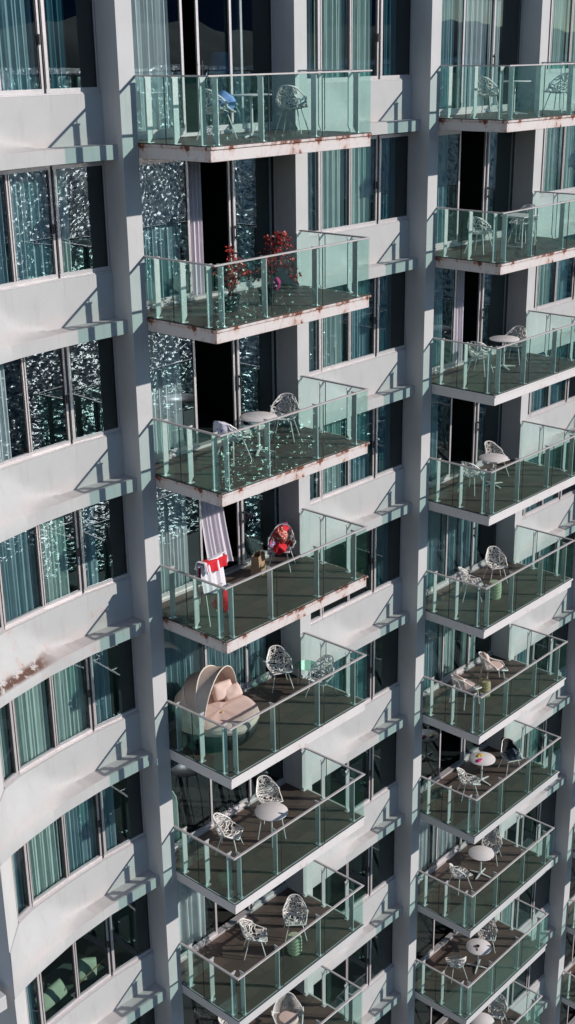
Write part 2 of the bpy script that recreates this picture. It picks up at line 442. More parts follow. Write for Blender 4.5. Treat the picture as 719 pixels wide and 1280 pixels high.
# left end wall of the curved bay (full height): runs from the last window jamb round to the corner
m = MB()
pl = [P(-4.50, 0.345, -62), P(-3.875, -0.235, -62), P(-3.875, -0.40, -62), P(-4.30, -0.62, -62), P(-4.50, -0.62, -62)]
m.prism([p for p in pl], (0, 0, 62 + ZT + 0.3))
link('end_wall', m.mesh('end_wall', M['paint']), tower)
m = MB(); m.box(-4.49, -4.31, -5.19, -0.621, -62, ZT - 0.01); link('partition', m.mesh('partition', M['inner']), tower)
m = MB(); m.box(-4.50, -4.491, -5.4, -0.621, -62, ZT + 0.3); link('gable_cladding', m.mesh('gable_cladding', M['paint']), tower)

# floor plates behind the facade, back wall, partitions
for k in range(NROW):
    z = ZR[k]; m = MB()
    for b in range(3):
        U = b * PER
        if b == 0:
            n = 12; ts = [-4.29 + i * (4.29 - 0.361) / n for i in range(n + 1)]
            front = [P(t, w_sill(0, t) - 0.01, z - ST) for t in ts]
            m.prism(front + [P(-0.361, -5.19, z - ST), P(-4.29, -5.19, z - ST)], (0, 0, ST - 0.002))
        else:
            m.box(U - 4.439, U - 0.361, -5.19, -0.535, z - ST, z - 0.002)
        m.box(U + 0.001, U + 4.079, -5.19, -0.02, z - ST, z - 0.002)
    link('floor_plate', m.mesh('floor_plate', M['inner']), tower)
m = MB(); m.box(-4.6, 3 * PER, -5.4, -5.2, -62, ZT + 0.3)
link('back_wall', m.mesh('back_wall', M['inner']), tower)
m = MB()
m.prism([P(t, w_sill(0, t) + 0.02, ZT) for t in (-4.5, -3.87, -3.42, -2.41, -1.46, -0.37)] + [P(-0.37, -5.2, ZT), P(-4.5, -5.2, ZT)], (0, 0, 0.29))
for b in (1, 2): m.box(b * PER - 4.43, b * PER - 0.37, -5.2, -0.4, ZT, ZT + 0.29)
for c in (0, 1, 2): m.box(c * PER + 0.01, c * PER + 4.07, -5.2, -0.4, ZT, ZT + 0.29)
link('roof', m.mesh('roof', M['paint']), tower)
m = MB(); m.box(-4.49, 3 * PER, -5.3, -0.6, -62, ZR[NROW - 1] - 0.6)
link('tower_base', m.mesh('tower_base', M['paint']), tower)

# parapets with their ledges
def parapet_mesh(b, stained=False):
    m = MB(); nt_ = 48; t0, t1 = (-4.497 if b == 0 else -4.439), -0.361
    prof_n = 14
    def blend(t):
        x = (t + 3.3) / 1.35; x = max(0, min(1, x)); return x * x * (3 - 2 * x)
    def ring(t):
        ws, wl = w_sill(b, t), w_ledge(b, t)
        if b == 0 and t < -3.875:
            ws = min(ws, wl)
        s = blend(t); n = 1.4 * (40.0 / 1.4) ** s
        r = []
        for i in range(prof_n + 1):
            q = i / prof_n
            if i < prof_n: qq = q ** 0.8
            else: qq = 1
            g = qq ** n
            zz = SILL * (1 - qq)
            r.append((ws + 0.045 + (wl - ws - 0.045) * g, zz))
        # crisp lip on the stepped side: insert the inner corner
        if s > 0.999:
            r[-2] = (ws + 0.045, 0.004)
        r.append((wl, -0.245))
        r.append((ws - 0.02, -0.245))
        return [P(t, w, z) for w, z in r]
    rows = [ring(t0 + (t1 - t0) * i / nt_) for i in range(nt_ + 1)]
    k = len(rows[0]); vs = [p for r in rows for p in r]
    fs = [(i * k + j, (i + 1) * k + j, (i + 1) * k + j + 1, i * k + j + 1) for i in range(nt_) for j in range(k - 1)]
    # back side
    vb = []
    for i in range(nt_ + 1):
        t = t0 + (t1 - t0) * i / nt_; ws = w_sill(b, t)
        vb += [P(t, ws - 0.12, SILL), P(t, ws - 0.12, -0.245)]
    o = len(vs); vs += vb
    for i in range(nt_):
        fs.append((o + 2 * i, o + 2 * i + 1, o + 2 * i + 3, o + 2 * i + 2))
        fs.append((i * k, o + 2 * i, o + 2 * i + 2, (i + 1) * k))
        fs.append((i * k + k - 1, (i + 1) * k + k - 1, o + 2 * i + 3, o + 2 * i + 1))
    fs.append(tuple(range(k)) + (o + 1, o)); e = nt_ * k
    fs.append(tuple(e + k - 1 - j for j in range(k)) + (o + 2 * nt_, o + 2 * nt_ + 1))
    m.add(vs, fs)
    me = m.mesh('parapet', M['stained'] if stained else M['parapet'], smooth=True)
    return me
par = {0: parapet_mesh(0), 1: parapet_mesh(1)}
par_st = parapet_mesh(0, True)

# windows of a bay: fixed and sliding lights
def chord_box(m, a, b2, off0, off1, z0, z1, mi=0, e0=0.0, e1=0.0):
    """box along the plan segment a->b2 (u,w), offset outward off0..off1"""
    A = Vector((a[0], a[1])); B = Vector((b2[0], b2[1])); d = (B - A).normalized(); n = Vector((-d.y, d.x))
    A = A + d * e0; B = B - d * e1
    q = [A + n * off0, B + n * off0, B + n * off1, A + n * off1]
    m.prism([P(p.x, p.y, z0) for p in q], (0, 0, z1 - z0), mi)

Z0W, Z1W = SILL + 0.002, 3.0 - 0.25
TM = {0: [-3.873, -3.42, -2.41, -1.46, -0.362], 1: [-4.438, -3.42, -2.41, -1.46, -0.362]}
def window_meshes(b):
    ts = TM[b]; fr = MB(); panes = []
    for i in range(4):
        a = (ts[i], w_sill(b, ts[i])); c = (ts[i + 1], w_sill(b, ts[i + 1]))
        fw0 = 0.055; fwl = 0.06 if i in (1, 3) else 0.025; fwr = 0.06 if i in (0, 2) else 0.03
        back = i in (1, 2)
        o0, o1 = (-0.045, 0.0) if not back else (-0.075, -0.025)
        # bottom, top rail
        chord_box(fr, a, c, o0, o1, Z0W + 0.03, Z0W + 0.10, 0)
        chord_box(fr, a, c, o0, o1, Z1W - 0.07, Z1W - 0.002, 0)
        chord_box(fr, a, c, -0.10, 0.03, Z0W - 0.0, Z0W + 0.028, 0)
        d = (Vector(c) - Vector(a)).length
        chord_box(fr, a, c, o0 - 0.001, o1 + 0.001, Z0W + 0.10, Z1W - 0.07, 0, 0.012, d - fwl - 0.012)
        chord_box(fr, a, c, o0 - 0.001, o1 + 0.001, Z0W + 0.10, Z1W - 0.07, 0, d - fwr - 0.012, 0.012)
        # dark gasket strips beside the stiles
        chord_box(fr, a, c, o0 - 0.004, o1 - 0.012, Z0W + 0.10, Z1W - 0.07, 1, fwl + 0.0125, d - fwl - 0.035)
        chord_box(fr, a, c, o0 - 0.004, o1 - 0.012, Z0W + 0.10, Z1W - 0.07, 1, d - fwr - 0.035, fwr + 0.0125)
        pm = MB(); chord_box(pm, a, c, (o0 + o1) / 2 - 0.003, (o0 + o1) / 2 + 0.003, Z0W + 0.095, Z1W - 0.065, 0, 0.03, 0.03)
        panes.append(pm.mesh('pane', M['winglass']))
    for i in (1, 3):   # dark mullion behind the wide joints
        t = ts[i]; w = w_sill(b, t)
        fr.box(t - 0.018, t + 0.018, w - 0.11, w - 0.004, Z0W + 0.03, Z1W - 0.01, 1)
    # latch on the sliding light
    hm = MB(); t = ts[3] - 0.055; w = w_sill(b, t) - 0.02
    hm.box(t - 0.018, t + 0.018, w, w + 0.02, 1.62, 1.78)
    return fr.mesh('window', [M['alu'], M['gasket']]), panes, hm.mesh('latch', M['gasket'])
WM = {0: window_meshes(0), 1: window_meshes(1)}
for k in range(NROW):
    for b in range(3):
        bb = 0 if b == 0 else 1
        if b == 0 and k > 7: continue
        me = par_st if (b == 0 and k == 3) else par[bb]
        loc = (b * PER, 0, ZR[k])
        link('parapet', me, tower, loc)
        fr, panes, latch = WM[bb]
        wo = link('window', fr, tower, loc)
        for p in panes: link('pane', p, wo)
        link('latch', latch, wo)

# stub of the next wing's slab at the far left
for k in (4, 5, 6):
    m = MB(); m.box(-6.2, -4.69, -0.3, 0.38, -0.31, 0.0)
    link('slab_edge', m.mesh('slab_edge', M['paint'], bevel=0.01), tower, (0, 0, ZR[k]))

# sliding doors in the recess
def leaf(u0, u1, track):
    """one door leaf: returns (frame mesh, pane mesh)"""
    f = MB(); w0 = DOORW - 0.045 * track - 0.02; w1 = w0 + 0.04
    f.box(u0, u0 + 0.055, w0, w1, 0.07, 2.69); f.box(u1 - 0.055, u1, w0, w1, 0.07, 2.69)
    f.box(u0 + 0.055, u1 - 0.055, w0, w1, 0.07, 0.16); f.box(u0 + 0.055, u1 - 0.055, w0, w1, 2.62, 2.69)
    f.box(u0 + 0.056, u0 + 0.07, w0 + 0.01, w1 - 0.01, 0.16, 2.62, 1); f.box(u1 - 0.07, u1 - 0.056, w0 + 0.01, w1 - 0.01, 0.16, 2.62, 1)
    p = MB(); p.box(u0 + 0.05, u1 - 0.05, w0 + 0.017, w0 + 0.023, 0.15, 2.63)
    return f, p
DOORS = {}
def door_set(key):
    if key in DOORS: return DOORS[key]
    lv = {'open': [(0.01, 1.66, 0), (2.84, 4.07, 0), (2.76, 3.98, 1)],
          'shut': [(0.01, 1.66, 0), (1.62, 2.92, 1), (2.86, 4.07, 0)],
          'ajar': [(0.01, 1.66, 0), (2.05, 3.25, 1), (2.86, 4.07, 0)]}[key]
    fr = MB()
    fr.box(0.002, 4.078, -0.66, -0.50, 0.0, 0.068); fr.box(0.002, 4.078, -0.66, -0.50, 2.695, 2.755)
    fr.box(0.002, 0.04, -0.655, -0.505, 0.07, 2.69, 1) if False else None
    panes = []
    for (a, b, t) in lv:
        f, p = leaf(a, b, t)
        fr.add(f.v, f.f); fr.mi[-len(f.mi):] = f.mi
        panes.append(p.mesh('pane', M['winglass']))
    h = MB(); hu = {'open': 2.87, 'shut': 2.87, 'ajar': 2.08}[key]
    h.box(hu - 0.015, hu + 0.015, -0.53, -0.50, 1.05, 1.09); h.box(hu - 0.015, hu + 0.015, -0.53, -0.50, 1.25, 1.29)
    h.box(hu - 0.015, hu + 0.015, -0.50, -0.48, 1.02, 1.32)
    DOORS[key] = (fr.mesh('sliding_door', [M['alu'], M['gasket']]), panes, h.mesh('handle', M['dark']))
    return DOORS[key]

# balconies
def plate_post(o, inward, along, wide=0.095):
    """flat plate post: o = foot point under the glass, inward = unit vector to the room"""
    m = MB(); o = Vector(o); inward = Vector(inward); along = Vector(along)
    prof = [(0.02, 0.0), (0.07, 0.0), (0.15, 0.11), (0.15, 1.055), (0.17, 1.065), (0.17, 1.09), (0.0, 1.09), (0.0, 1.065), (0.03, 1.055), (0.03, 0.03)]
    m.prism([o + inward * d + Vector((0, 0, z)) - along * 0.011 for d, z in prof], along * 0.022)
    # foot plate and top cleat
    m.obox(o + inward * 0.07 + Vector((0, 0, 0.006)), inward * 0.07, along * 0.05, Vector((0, 0, 0.006)))
    return m

def balcony_parts(rust):
    sl = MB()
    e = DEP + 0.03
    # slab: main body beyond the pier line, with the slim projecting top lip
    sl.box(-0.005, BW + 0.0, 0.003, e - 0.03, -ST, -0.045, 0)
    sl.box(-0.02, BW + 0.03, 0.003, e, -0.044, 0.0, 0)
    deck = MB(); deck.box(0.045, BW - 0.03, 0.004, e - 0.08, 0.0005, 0.012); deck.box(0.002, 4.078, -0.499, 0.0035, -0.001, 0.012)
    slab_m = sl.mesh('balcony', [M[rust]], bevel=0.006)
    deck_m = deck.mesh('deck', M['deck'])
    hr = MB(); zt = HR; hw = 0.028
    wc, uc, ur = DEP - 0.012, 0.012, BW - 0.012
    hr.box(uc - hw, uc + hw, 0.002, wc - hw - 0.0005, zt - 0.028, zt)
    hr.box(uc - hw, ur + hw, wc - hw, wc + hw, zt - 0.028, zt)
    hr.box(ur - hw, ur + hw, 0.002, wc - hw - 0.0005, zt - 0.028, zt)
    rail_m = hr.mesh('handrail', M['rail'], bevel=0.004)
    posts = []
    for w in (0.20, 0.87, 1.52):
        posts.append(plate_post((uc, -w, 0.012), (1, 0, 0), (0, 1, 0)))
    for u in (0.24, 1.33, 2.71, 3.90):
        posts.append(plate_post((u, -wc, 0.012), (0, 1, 0), (1, 0, 0)))
    for w in (0.03, 0.63, 1.36):
        posts.append(plate_post((ur, -w, 0.012), (-1, 0, 0), (0, 1, 0)))
    post_ms = [p.mesh('post', M['post']) for p in posts]
    gl = []
    def pane(u0, u1, w0, w1):
        g = MB(); g.box(u0, u1, w0, w1, 0.0, HR - 0.03); gl.append(g.mesh('glass_panel', M['balglass']))
    gt = 0.006
    for a, b in ((0.012, 0.705), (0.717, DEP - 0.03)):
        pane(uc - 0.012 - gt, uc - 0.012 + gt, a, b)
    for a, b in ((0.006, 1.412), (1.424, 2.812), (2.824, BW - 0.006)):
        pane(a, b, wc + 0.012 - gt, wc + 0.012 + gt)
    for a, b in ((0.012, 0.64), (0.652, 1.30), (1.312, DEP - 0.03)):
        pane(ur + 0.012 - gt, ur + 0.012 + gt, a, b)
    # base channel
    ch = MB(); ch.box(0.0, BW, wc + 0.0195, wc + 0.024, 0.001, 0.018); ch.box(uc - 0.026, uc - 0.0195, 0.01, wc, 0.001, 0.018)
    for u in (1.418, 2.818): ch.box(u - 0.005, u + 0.005, wc + 0.004, wc + 0.0205, 0.019, HR - 0.03)
    ch.box(uc - 0.0205, uc - 0.004, 0.706, 0.716, 0.019, HR - 0.03)
    for w in (0.646, 1.306): ch.box(ur + 0.004, ur + 0.0205, w - 0.005, w + 0.005, 0.019, HR - 0.03)
    return slab_m, deck_m, rail_m, post_ms, gl, ch.mesh('glazing_seal', M['gasket'])
BP = {r: balcony_parts(r) for r in ('rusty', 'faintrust', 'paint')}
first = BP['rusty']
for c, n in NB.items():
    for k in range(n):
        r = 'rusty' if (c == 0 and k <= 3) or (c == 1 and k <= 1) else ('faintrust' if k <= 5 else 'paint')
        sm = BP[r][0]; deck_m, rail_m, post_ms, gl, chm = first[1:]
        bo = link('balcony', sm, tower, (c * PER, 0, ZR[k]))
        link('deck', deck_m, bo); link('handrail', rail_m, bo); link('glazing_seal', chm, bo)
        for p in post_ms: link('post', p, bo)
        for g in gl: link('glass_panel', g, bo)
for c in range(3):
    for k in range(NROW):
        key = 'open'
        if (c, k) in ((0, 4), (1, 4), (1, 5), (1, 0), (1, 7), (0, 5)): key = 'shut'
        if (c, k) in ((0, 0),): key = 'ajar'
        f, panes, h = door_set(key)
        do = link('sliding_door', f, tower, (c * PER, 0, ZR[k]))
        for p in panes: link('pane', p, do)
        link('handle', h, do)

# ------------------------------------------------------------------ curtains
def curtain(name, u0, u1, wf, z0, z1, mat, label, seed=0, amp=0.045, pleat=0.095, group='curtains behind the windows', pinch=None, blow=None):
    r = random.Random(seed); ph = [r.uniform(0, 6.28) for _ in range(4)]
    nu = max(24, int((u1 - u0) / 0.018)); nv = 14
    wfun = wf if callable(wf) else (lambda u: wf)
    def fn(s, t):
        u = u0 + (u1 - u0) * s; z = z1 + (z0 - z1) * t
        a = 2 * math.pi * s * (u1 - u0) / pleat
        d = amp * (0.7 * math.sin(a + ph[0] + 0.5 * math.sin(a * 0.31 + ph[1])) + 0.35 * math.sin(a * 0.47 + ph[2] + t * 0.8)) * (0.75 + 0.35 * t)
        uu = u + 0.02 * math.sin(a * 0.5 + ph[3]) * t
        if pinch:                                    # tied back towards u = pinch[0] at height pinch[1]
            k = math.exp(-((z - pinch[1]) / 0.33) ** 2) * 0.85 if z < pinch[1] + 0.0 or True else 0
            uu = uu + (pinch[0] - uu) * k
        w = wfun(u) + d
        if blow:
            b = max(0.0, t - blow[3]) / (1 - blow[3]); b = b ** 1.3
            uu += blow[0] * b * (0.4 + 0.6 * s); w += blow[1] * b; z += blow[2] * b * b
        return P(uu, w, z)
    m = MB(); m.grid(fn, nu, nv, 0.004)
    o = link(name, m.mesh(name, mat, smooth=True))
    return tag(o, label, 'curtain', group)

FLO = lambda k: f'{ORD[k]} floor'
# curved left bay: (row, t0, t1, material, words)
B0 = [(0, -3.85, -2.44, 'cur_teal', 'pale teal pleated curtain'), (0, -2.38, -1.50, 'cur_teal', 'teal pleated curtain beside the wide frame'),
      (0, -1.40, -0.85, 'cur_dark', 'deep blue curtain gathered left in the right pane'),
      (1, -3.85, -2.44, 'cur_teal', 'sun flecked teal curtain'), (1, -2.38, -1.50, 'cur_teal', 'teal curtain in the middle pane'),
      (1, -1.40, -1.05, 'cur_mint', 'pale curtain strip in the right pane'),
      (2, -3.85, -2.75, 'cur_white', 'whitish gathered curtain in the left pane'),
      (3, -3.85, -2.44, 'cur_teal', 'teal curtain in the left pane'), (3, -2.38, -1.66, 'cur_mint', 'pale curtain in the middle pane'),
      (3, -1.40, -0.95, 'cur_teal', 'teal curtain gathered left in the right pane'),
      (4, -3.80, -3.47, 'cur_mint', 'mint curtain in the narrow end pane'), (4, -3.38, -2.44, 'cur_mint', 'mint white curtain in the second pane'), (4, -2.38, -1.50, 'cur_mint', 'mint curtain in the middle pane'),
      (4, -1.40, -0.85, 'cur_teal', 'teal blue curtain in the right pane'),
      (5, -3.80, -3.47, 'cur_teal', 'teal curtain in the narrow end pane'), (5, -3.38, -2.44, 'cur_mint', 'bright mint curtain in the second pane'), (5, -2.38, -1.50, 'cur_teal', 'dusky teal curtain in the middle pane'),
      (5, -1.40, -0.95, 'cur_teal', 'teal curtain strip in the right pane'),
      (6, -3.83, -3.50, 'cur_teal', 'dark teal curtain in the narrow end pane')]
for i, (k, a, b, mt, words) in enumerate(B0):
    curtain('curtain', a, b, lambda u: w_sill(0, u) - 0.19, ZR[k] + 0.05, ZR[k] + 2.72, M[mt], f'{words} of the curved left bay, {FLO(k)}', 100 + i)
# straight bays 1 and 2
cspec = {
    1: {0: 'cccd', 1: 'cccd', 2: 'ccdd', 3: 'ccdd', 4: '...g', 5: '.dd.', 6: '....', 7: '....', 8: '....'},
    2: {0: 'ccc.', 1: 'ccc.', 2: 'ccd.', 3: 'cdd.', 4: '.dd.', 5: '.dd.', 6: 'dd..', 7: 'ccc.', 8: '....', 9: 'cc..', 10: '....'},
}
CM = {'c': ('cur_mint', 'mint white'), 'd': ('cur_teal', 'dusky teal'), 'g': ('cur_dark', 'dark green')}
PN = ['first', 'second', 'third', 'last']
for b, rows in cspec.items():
    for k, s in rows.items():
        for i, ch in enumerate(s):
            if ch == '.': continue
            a, e = TM[1][i] + 0.05, TM[1][i + 1] - 0.05
            if i == 3: e = a + 0.72
            a += b * PER; e += b * PER
            mt, nm = CM[ch]
            if ch == 'd' and i == 3 : mt, nm = 'cur_dark', 'deep blue green'
            curtain('curtain', a, e, -0.72, ZR[k] + 0.05, ZR[k] + 2.72, M[mt],
                    f'{nm} curtain in the {PN[i]} pane of the {"middle" if b == 1 else "right"} bay window, {FLO(k)}', 300 + b * 100 + k * 4 + i)
# balcony doors
D = [(0, 0, 0.06, 1.50, 'cur_white', 'white pleated curtain'), (0, 1, 0.06, 1.55, 'cur_teal', 'teal curtain behind mirrored glass'),
     (0, 2, 0.20, 1.45, 'cur_white', 'pale gathered curtain'), (0, 3, 0.06, 1.45, 'cur_white', 'pale teal pleated curtain'),
     (0, 4, 0.06, 1.60, 'cur_teal', 'dark teal pleated curtain in the left leaf'), (0, 4, 1.75, 3.0, 'cur_teal', 'dark teal curtain in the middle leaf'),
     (0, 4, 3.05, 3.7, 'cur_teal', 'dark teal curtain in the right leaf'),
     (1, 0, 0.06, 1.55, 'cur_teal', 'blue teal pleated curtain in the left leaf'), (1, 0, 1.7, 2.85, 'cur_white', 'pale blue curtain in the middle leaf'), (1, 0, 2.95, 3.45, 'cur_white', 'pale blue curtain strip in the right leaf'),
     (1, 1, 0.06, 1.45, 'cur_teal', 'pale teal curtain'), (1, 2, 0.06, 1.40, 'cur_teal', 'teal pleated curtain'),
     (1, 3, 0.06, 1.30, 'cur_teal', 'bright teal pleated curtain'), (1, 4, 0.06, 1.60, 'cur_teal', 'deep teal curtain in the left leaf'),
     (1, 4, 1.7, 2.35, 'cur_teal', 'teal curtain bunch beside the frame'), (1, 4, 2.5, 3.4, 'cur_teal', 'teal curtain in the right leaf'),
     (1, 5, 0.06, 1.60, 'cur_teal', 'dark teal curtain in the left leaf'), (1, 5, 1.7, 2.45, 'cur_mint', 'pale green curtain in the middle leaf'), (1, 5, 2.75, 3.5, 'cur_mint', 'pale green curtain in the right leaf'),
     (1, 6, 0.06, 0.6, 'cur_teal', 'dark teal curtain bunch'),
     (1, 7, 0.06, 1.55, 'cur_white', 'white sunlit curtain in the left leaf'), (1, 7, 1.7, 2.9, 'cur_white', 'white sunlit curtain in the middle leaf'),
     (1, 9, 0.06, 1.0, 'cur_white', 'white curtain'),
     (2, 8, 0.06, 1.0, 'cur_mint', 'mint curtain'), (2, 9, 0.06, 1.2, 'cur_mint', 'mint curtain'), (2, 10, 0.06, 1.2, 'cur_mint', 'mint curtain')]
CW = ['left', 'middle', 'right']
for i, (c, k, a, b, mt, words) in enumerate(D):
    curtain('curtain', c * PER + a, c * PER + b, DOORW - 0.20, ZR[k] + 0.03, ZR[k] + 2.68, M[mt],
            f'{words} behind the {CW[c]} stack door, {FLO(k)}', 700 + i)
curtain('curtain', 0.05, 0.75, DOORW - 0.18, ZR[5] + 0.03, ZR[5] + 2.68, M['cur_mint'], 'mint curtain tied back at the door above the two lattice chairs', 801, pinch=(0.22, ZR[5] + 1.75))
curtain('curtain', 0.10, 1.45, DOORW - 0.18, ZR[6] + 0.03, ZR[6] + 2.68, M['cur_white'], 'crumpled pale curtain behind the door of the green stool balcony', 802, amp=0.07, pleat=0.2)
curtain('curtain', 1.74, 2.12, DOORW - 0.14, ZR[1] + 0.03, ZR[1] + 2.68, M['cur_lilac'], 'lilac white curtain gathered in the open door behind the red plants', 803, amp=0.05, pleat=0.12)
curtain('curtain', 1.70, 2.30, DOORW - 0.10, ZR[3] + 0.16, ZR[3] + 2.68, M['cur_lilac'], 'white curtain blown out of the open door behind the red towel', 804, amp=0.05, pleat=0.12, blow=(0.10, 0.22, 0.18, 0.2))
curtain('curtain', PER + 1.70, PER + 2.22, DOORW - 0.12, ZR[2] + 0.03, ZR[2] + 2.68, M['cur_lilac'], 'lilac white curtain gathered in the open door, right stack', 805, amp=0.05, pleat=0.12)
curtain('curtain', PER + 0.55, PER + 0.95, DOORW - 0.15, ZR[8] + 0.9, ZR[8] + 2.68, M['cur_yellow'], 'ochre curtain behind the door above the ashtray table', 806)

# ------------------------------------------------------------------ furniture
def lattice(me_fn, name, mat, nu=9, nv=12, thick=0.016, jit=0.30, seed=1, drop=0.42):
    """irregular open-work sheet over me_fn(s,t)"""
    r = random.Random(seed); bm = bmesh.new(); g = {}
    uv = {}
    for i in range(nu + 1):
        for j in range(nv + 1):
            s = i / nu; t = j / nv
            if 0 < i < nu: s += r.uniform(-jit, jit) / nu
            if 0 < j < nv: t += r.uniform(-jit, jit) / nv
            g[i, j] = bm.verts.new(me_fn(s, t))
    for i in range(nu):
        for j in range(nv):
            a, b, c, d = g[i, j], g[i + 1, j], g[i + 1, j + 1], g[i, j + 1]
            if r.random() < 0.5:
                bm.faces.new((a, b, c)); bm.faces.new((a, c, d))
            else:
                bm.faces.new((a, b, d)); bm.faces.new((b, c, d))
    inner = [e for e in bm.edges if not e.is_boundary]
    r.shuffle(inner)
    for e in inner[:int(len(inner) * drop)]:
        if e.is_valid and len(e.link_faces) == 2 and sum(len(f.verts) for f in e.link_faces) <= 9:
            try: bmesh.ops.dissolve_edges(bm, edges=[e], use_verts=False)
            except Exception: pass
    me = bpy.data.meshes.new(name); bm.to_mesh(me); bm.free()
    o = bpy.data.objects.new(name, me); COL.objects.link(o)
    w = o.modifiers.new('w', 'WIREFRAME'); w.thickness = thick; w.use_even_offset = False; w.use_boundary = True
    dg = bpy.context.evaluated_depsgraph_get()
    me2 = bpy.data.meshes.new_from_object(o.evaluated_get(dg))
    bpy.data.objects.remove(o)
    me2.name = name; me2.materials.clear(); me2.materials.append(mat)
    for p in me2.polygons: p.material_index = 0
    return me2

def shell_pt(s, t):
    """tub chair shell: s across 0..1, t from seat front (0) to back top (1); the chair faces +y"""
    a = 2 * s - 1
    if t < 0.42:
        k = t / 0.42; y = 0.25 - 0.43 * k; z = 0.445 - 0.03 * math.sin(math.pi * k)
    else:
        k = (t - 0.42) / 0.58; y = -0.18 - 0.13 * k ** 0.8; z = 0.415 + 0.41 * k ** 1.15
    hw = 0.22 + 0.075 * math.sin(math.pi * min(1, t * 1.15)) - 0.05 * max(0, t - 0.8) / 0.2
    x = hw * a * (1 - 0.06 * a * a)
    side = abs(a) ** 2.6
    lift = 0.19 * (1 - abs(t - 0.42) / 0.42) if t < 0.42 else 0.19 * max(0, 1 - (t - 0.42) / 0.45) * 0.6
    fwd = 0.0 if t < 0.3 else 0.20 * min(1, (t - 0.3) / 0.2) * (1 - 0.55 * max(0, t - 0.6) / 0.4)
    z += lift * side; y += fwd * side
    if t > 0.85: z -= 0.05 * side * (t - 0.85) / 0.15
    return Vector((x, y, z))
shell_me = lattice(shell_pt, 'seat_shell', M['chair'], 9, 13, 0.028, 0.36, 4, 0.36)
def shell_solid(s, t): return shell_pt(s, t)
def leg_mesh(sx, sy, mat, top=0.43):
    m = MB(); m.tube([(sx * 0.13, sy * 0.12, top), (sx * 0.235, sy * 0.235, 0.0)], [0.013, 0.009], 8)
    return m.mesh('leg', mat, smooth=True)
leg_me = [leg_mesh(sx, sy, M['chair']) for sx in (-1, 1) for sy in (-1, 1)]
under = MB(); under.tube([(-0.14, 0.12, 0.425), (0.14, 0.12, 0.425)], 0.01, 6); under.tube([(-0.14, -0.12, 0.425), (0.14, -0.12, 0.425)], 0.01, 6)
under_me = under.mesh('seat_frame', M['chair'])

def place(o, c, k, u, w, fa):
    o.location = (c * PER + u, -w, ZR[k] + 0.012); o.rotation_euler = (0, 0, R(fa - 90)); o.scale = (1.08, 1.08, 1.04)
chair0 = thing('lattice_chair', '', 'chair')
link('seat_shell', shell_me, chair0); link('seat_frame', under_me, chair0)
for l in leg_me: link('leg', l, chair0)
CH = [
 (0, 0, 1.30, 0.62, 5, 'cream lattice tub chair with a blue towel, top balcony by the left pier'),
 (0, 0, 3.30, 0.62, 25, 'cream lattice tub chair right of the small table on the top left stack balcony'),
 (0, 2, 1.55, 0.55, 0, 'cream lattice tub chair under a lilac printed cloth'),
 (0, 2, 3.32, 0.30, -150, 'bare lattice tub chair right of the round table by the lilac cloth'),
 (0, 3, 3.38, 0.10, -150, 'lattice tub chair heaped with red and purple printed cloths'),
 (0, 4, 3.45, -0.08, -120, 'lattice tub chair by the wall behind the canopied daybed'),
 (0, 4, 3.72, 0.92, 185, 'lattice tub chair behind glass beside the green glass side table'),
 (0, 5, 1.25, 0.38, -60, 'lattice tub chair left of the sunlit round table below the daybed'),
 (0, 5, 2.80, 0.12, -110, 'lattice tub chair behind the sunlit round table below the daybed'),
 (0, 6, 1.82, 0.52, -45, 'lattice tub chair standing left of the faceted green stool, lower left stack'),
 (0, 6, 2.90, 0.80, -135, 'lattice tub chair right behind the faceted green stool, lower left stack'),
 (0, 7, 1.62, -0.10, -60, 'lattice tub chair cut by the bottom edge left of the pink tub chair'),
 (1, 0, 0.95, 0.60, 5, 'lattice tub chair left of the round table, top balcony of the right stack'),
 (1, 0, 3.45, 0.95, 180, 'lattice tub chair seen dark against the white parapet, top right'),
 (1, 1, 1.05, 0.50, 5, 'lattice tub chair left of the square sled base table'),
 (1, 1, 3.15, 0.35, 180, 'lattice tub chair behind the square sled base table'),
 (1, 2, 1.50, 0.35, 10, 'lattice tub chair beside the lilac door curtain of the right stack'),
 (1, 2, 3.05, 0.35, 190, 'lattice tub chair behind the table near the lilac door curtain, right stack'),
 (1, 3, 1.22, 0.45, 0, 'lattice tub chair facing the round table on the fourth balcony of the right stack'),
 (1, 3, 2.62, 0.22, -100, 'lattice tub chair behind the round table on the fourth balcony of the right stack'),
 (1, 4, 1.35, 0.45, -45, 'lattice tub chair left of the green stool, right stack'),
 (1, 4, 2.75, 0.30, -125, 'upright lattice tub chair behind the green stool, right stack'),
 (1, 6, 1.48, 0.55, -40, 'lattice tub chair in front of the table with the yellow wrapper'),
 (1, 6, 3.35, 0.72, -120, 'lattice tub chair covered by a black jacket'),
 (1, 7, 1.35, 0.48, -15, 'lattice tub chair left of the bare round table, eighth balcony of the right stack'),
 (1, 7, 3.05, 0.42, 200, 'lattice tub chair half hidden behind the bare round table, right stack'),
 (1, 8, 1.28, 0.52, 60, 'lattice tub chair seen from behind near the table with the ashtray'),
 (1, 8, 2.92, 0.50, 215, 'lattice tub chair half hidden behind the table with the ashtray'),
 (1, 9, 3.35, 0.75, 200, 'lattice tub chair by the lowest pinkish table at the bottom edge'),
 (2, 10, 1.3, 0.9, 0, 'lattice tub chair at the right edge near the bottom corner'),
]
for i, (c, k, u, w, fa, lab) in enumerate(CH):
    o = chair0 if i == 0 else copy_thing(chair0)
    tag(o, lab, 'chair', 'cream lattice tub chairs on the balconies')
    place(o, c, k, u, w, fa)

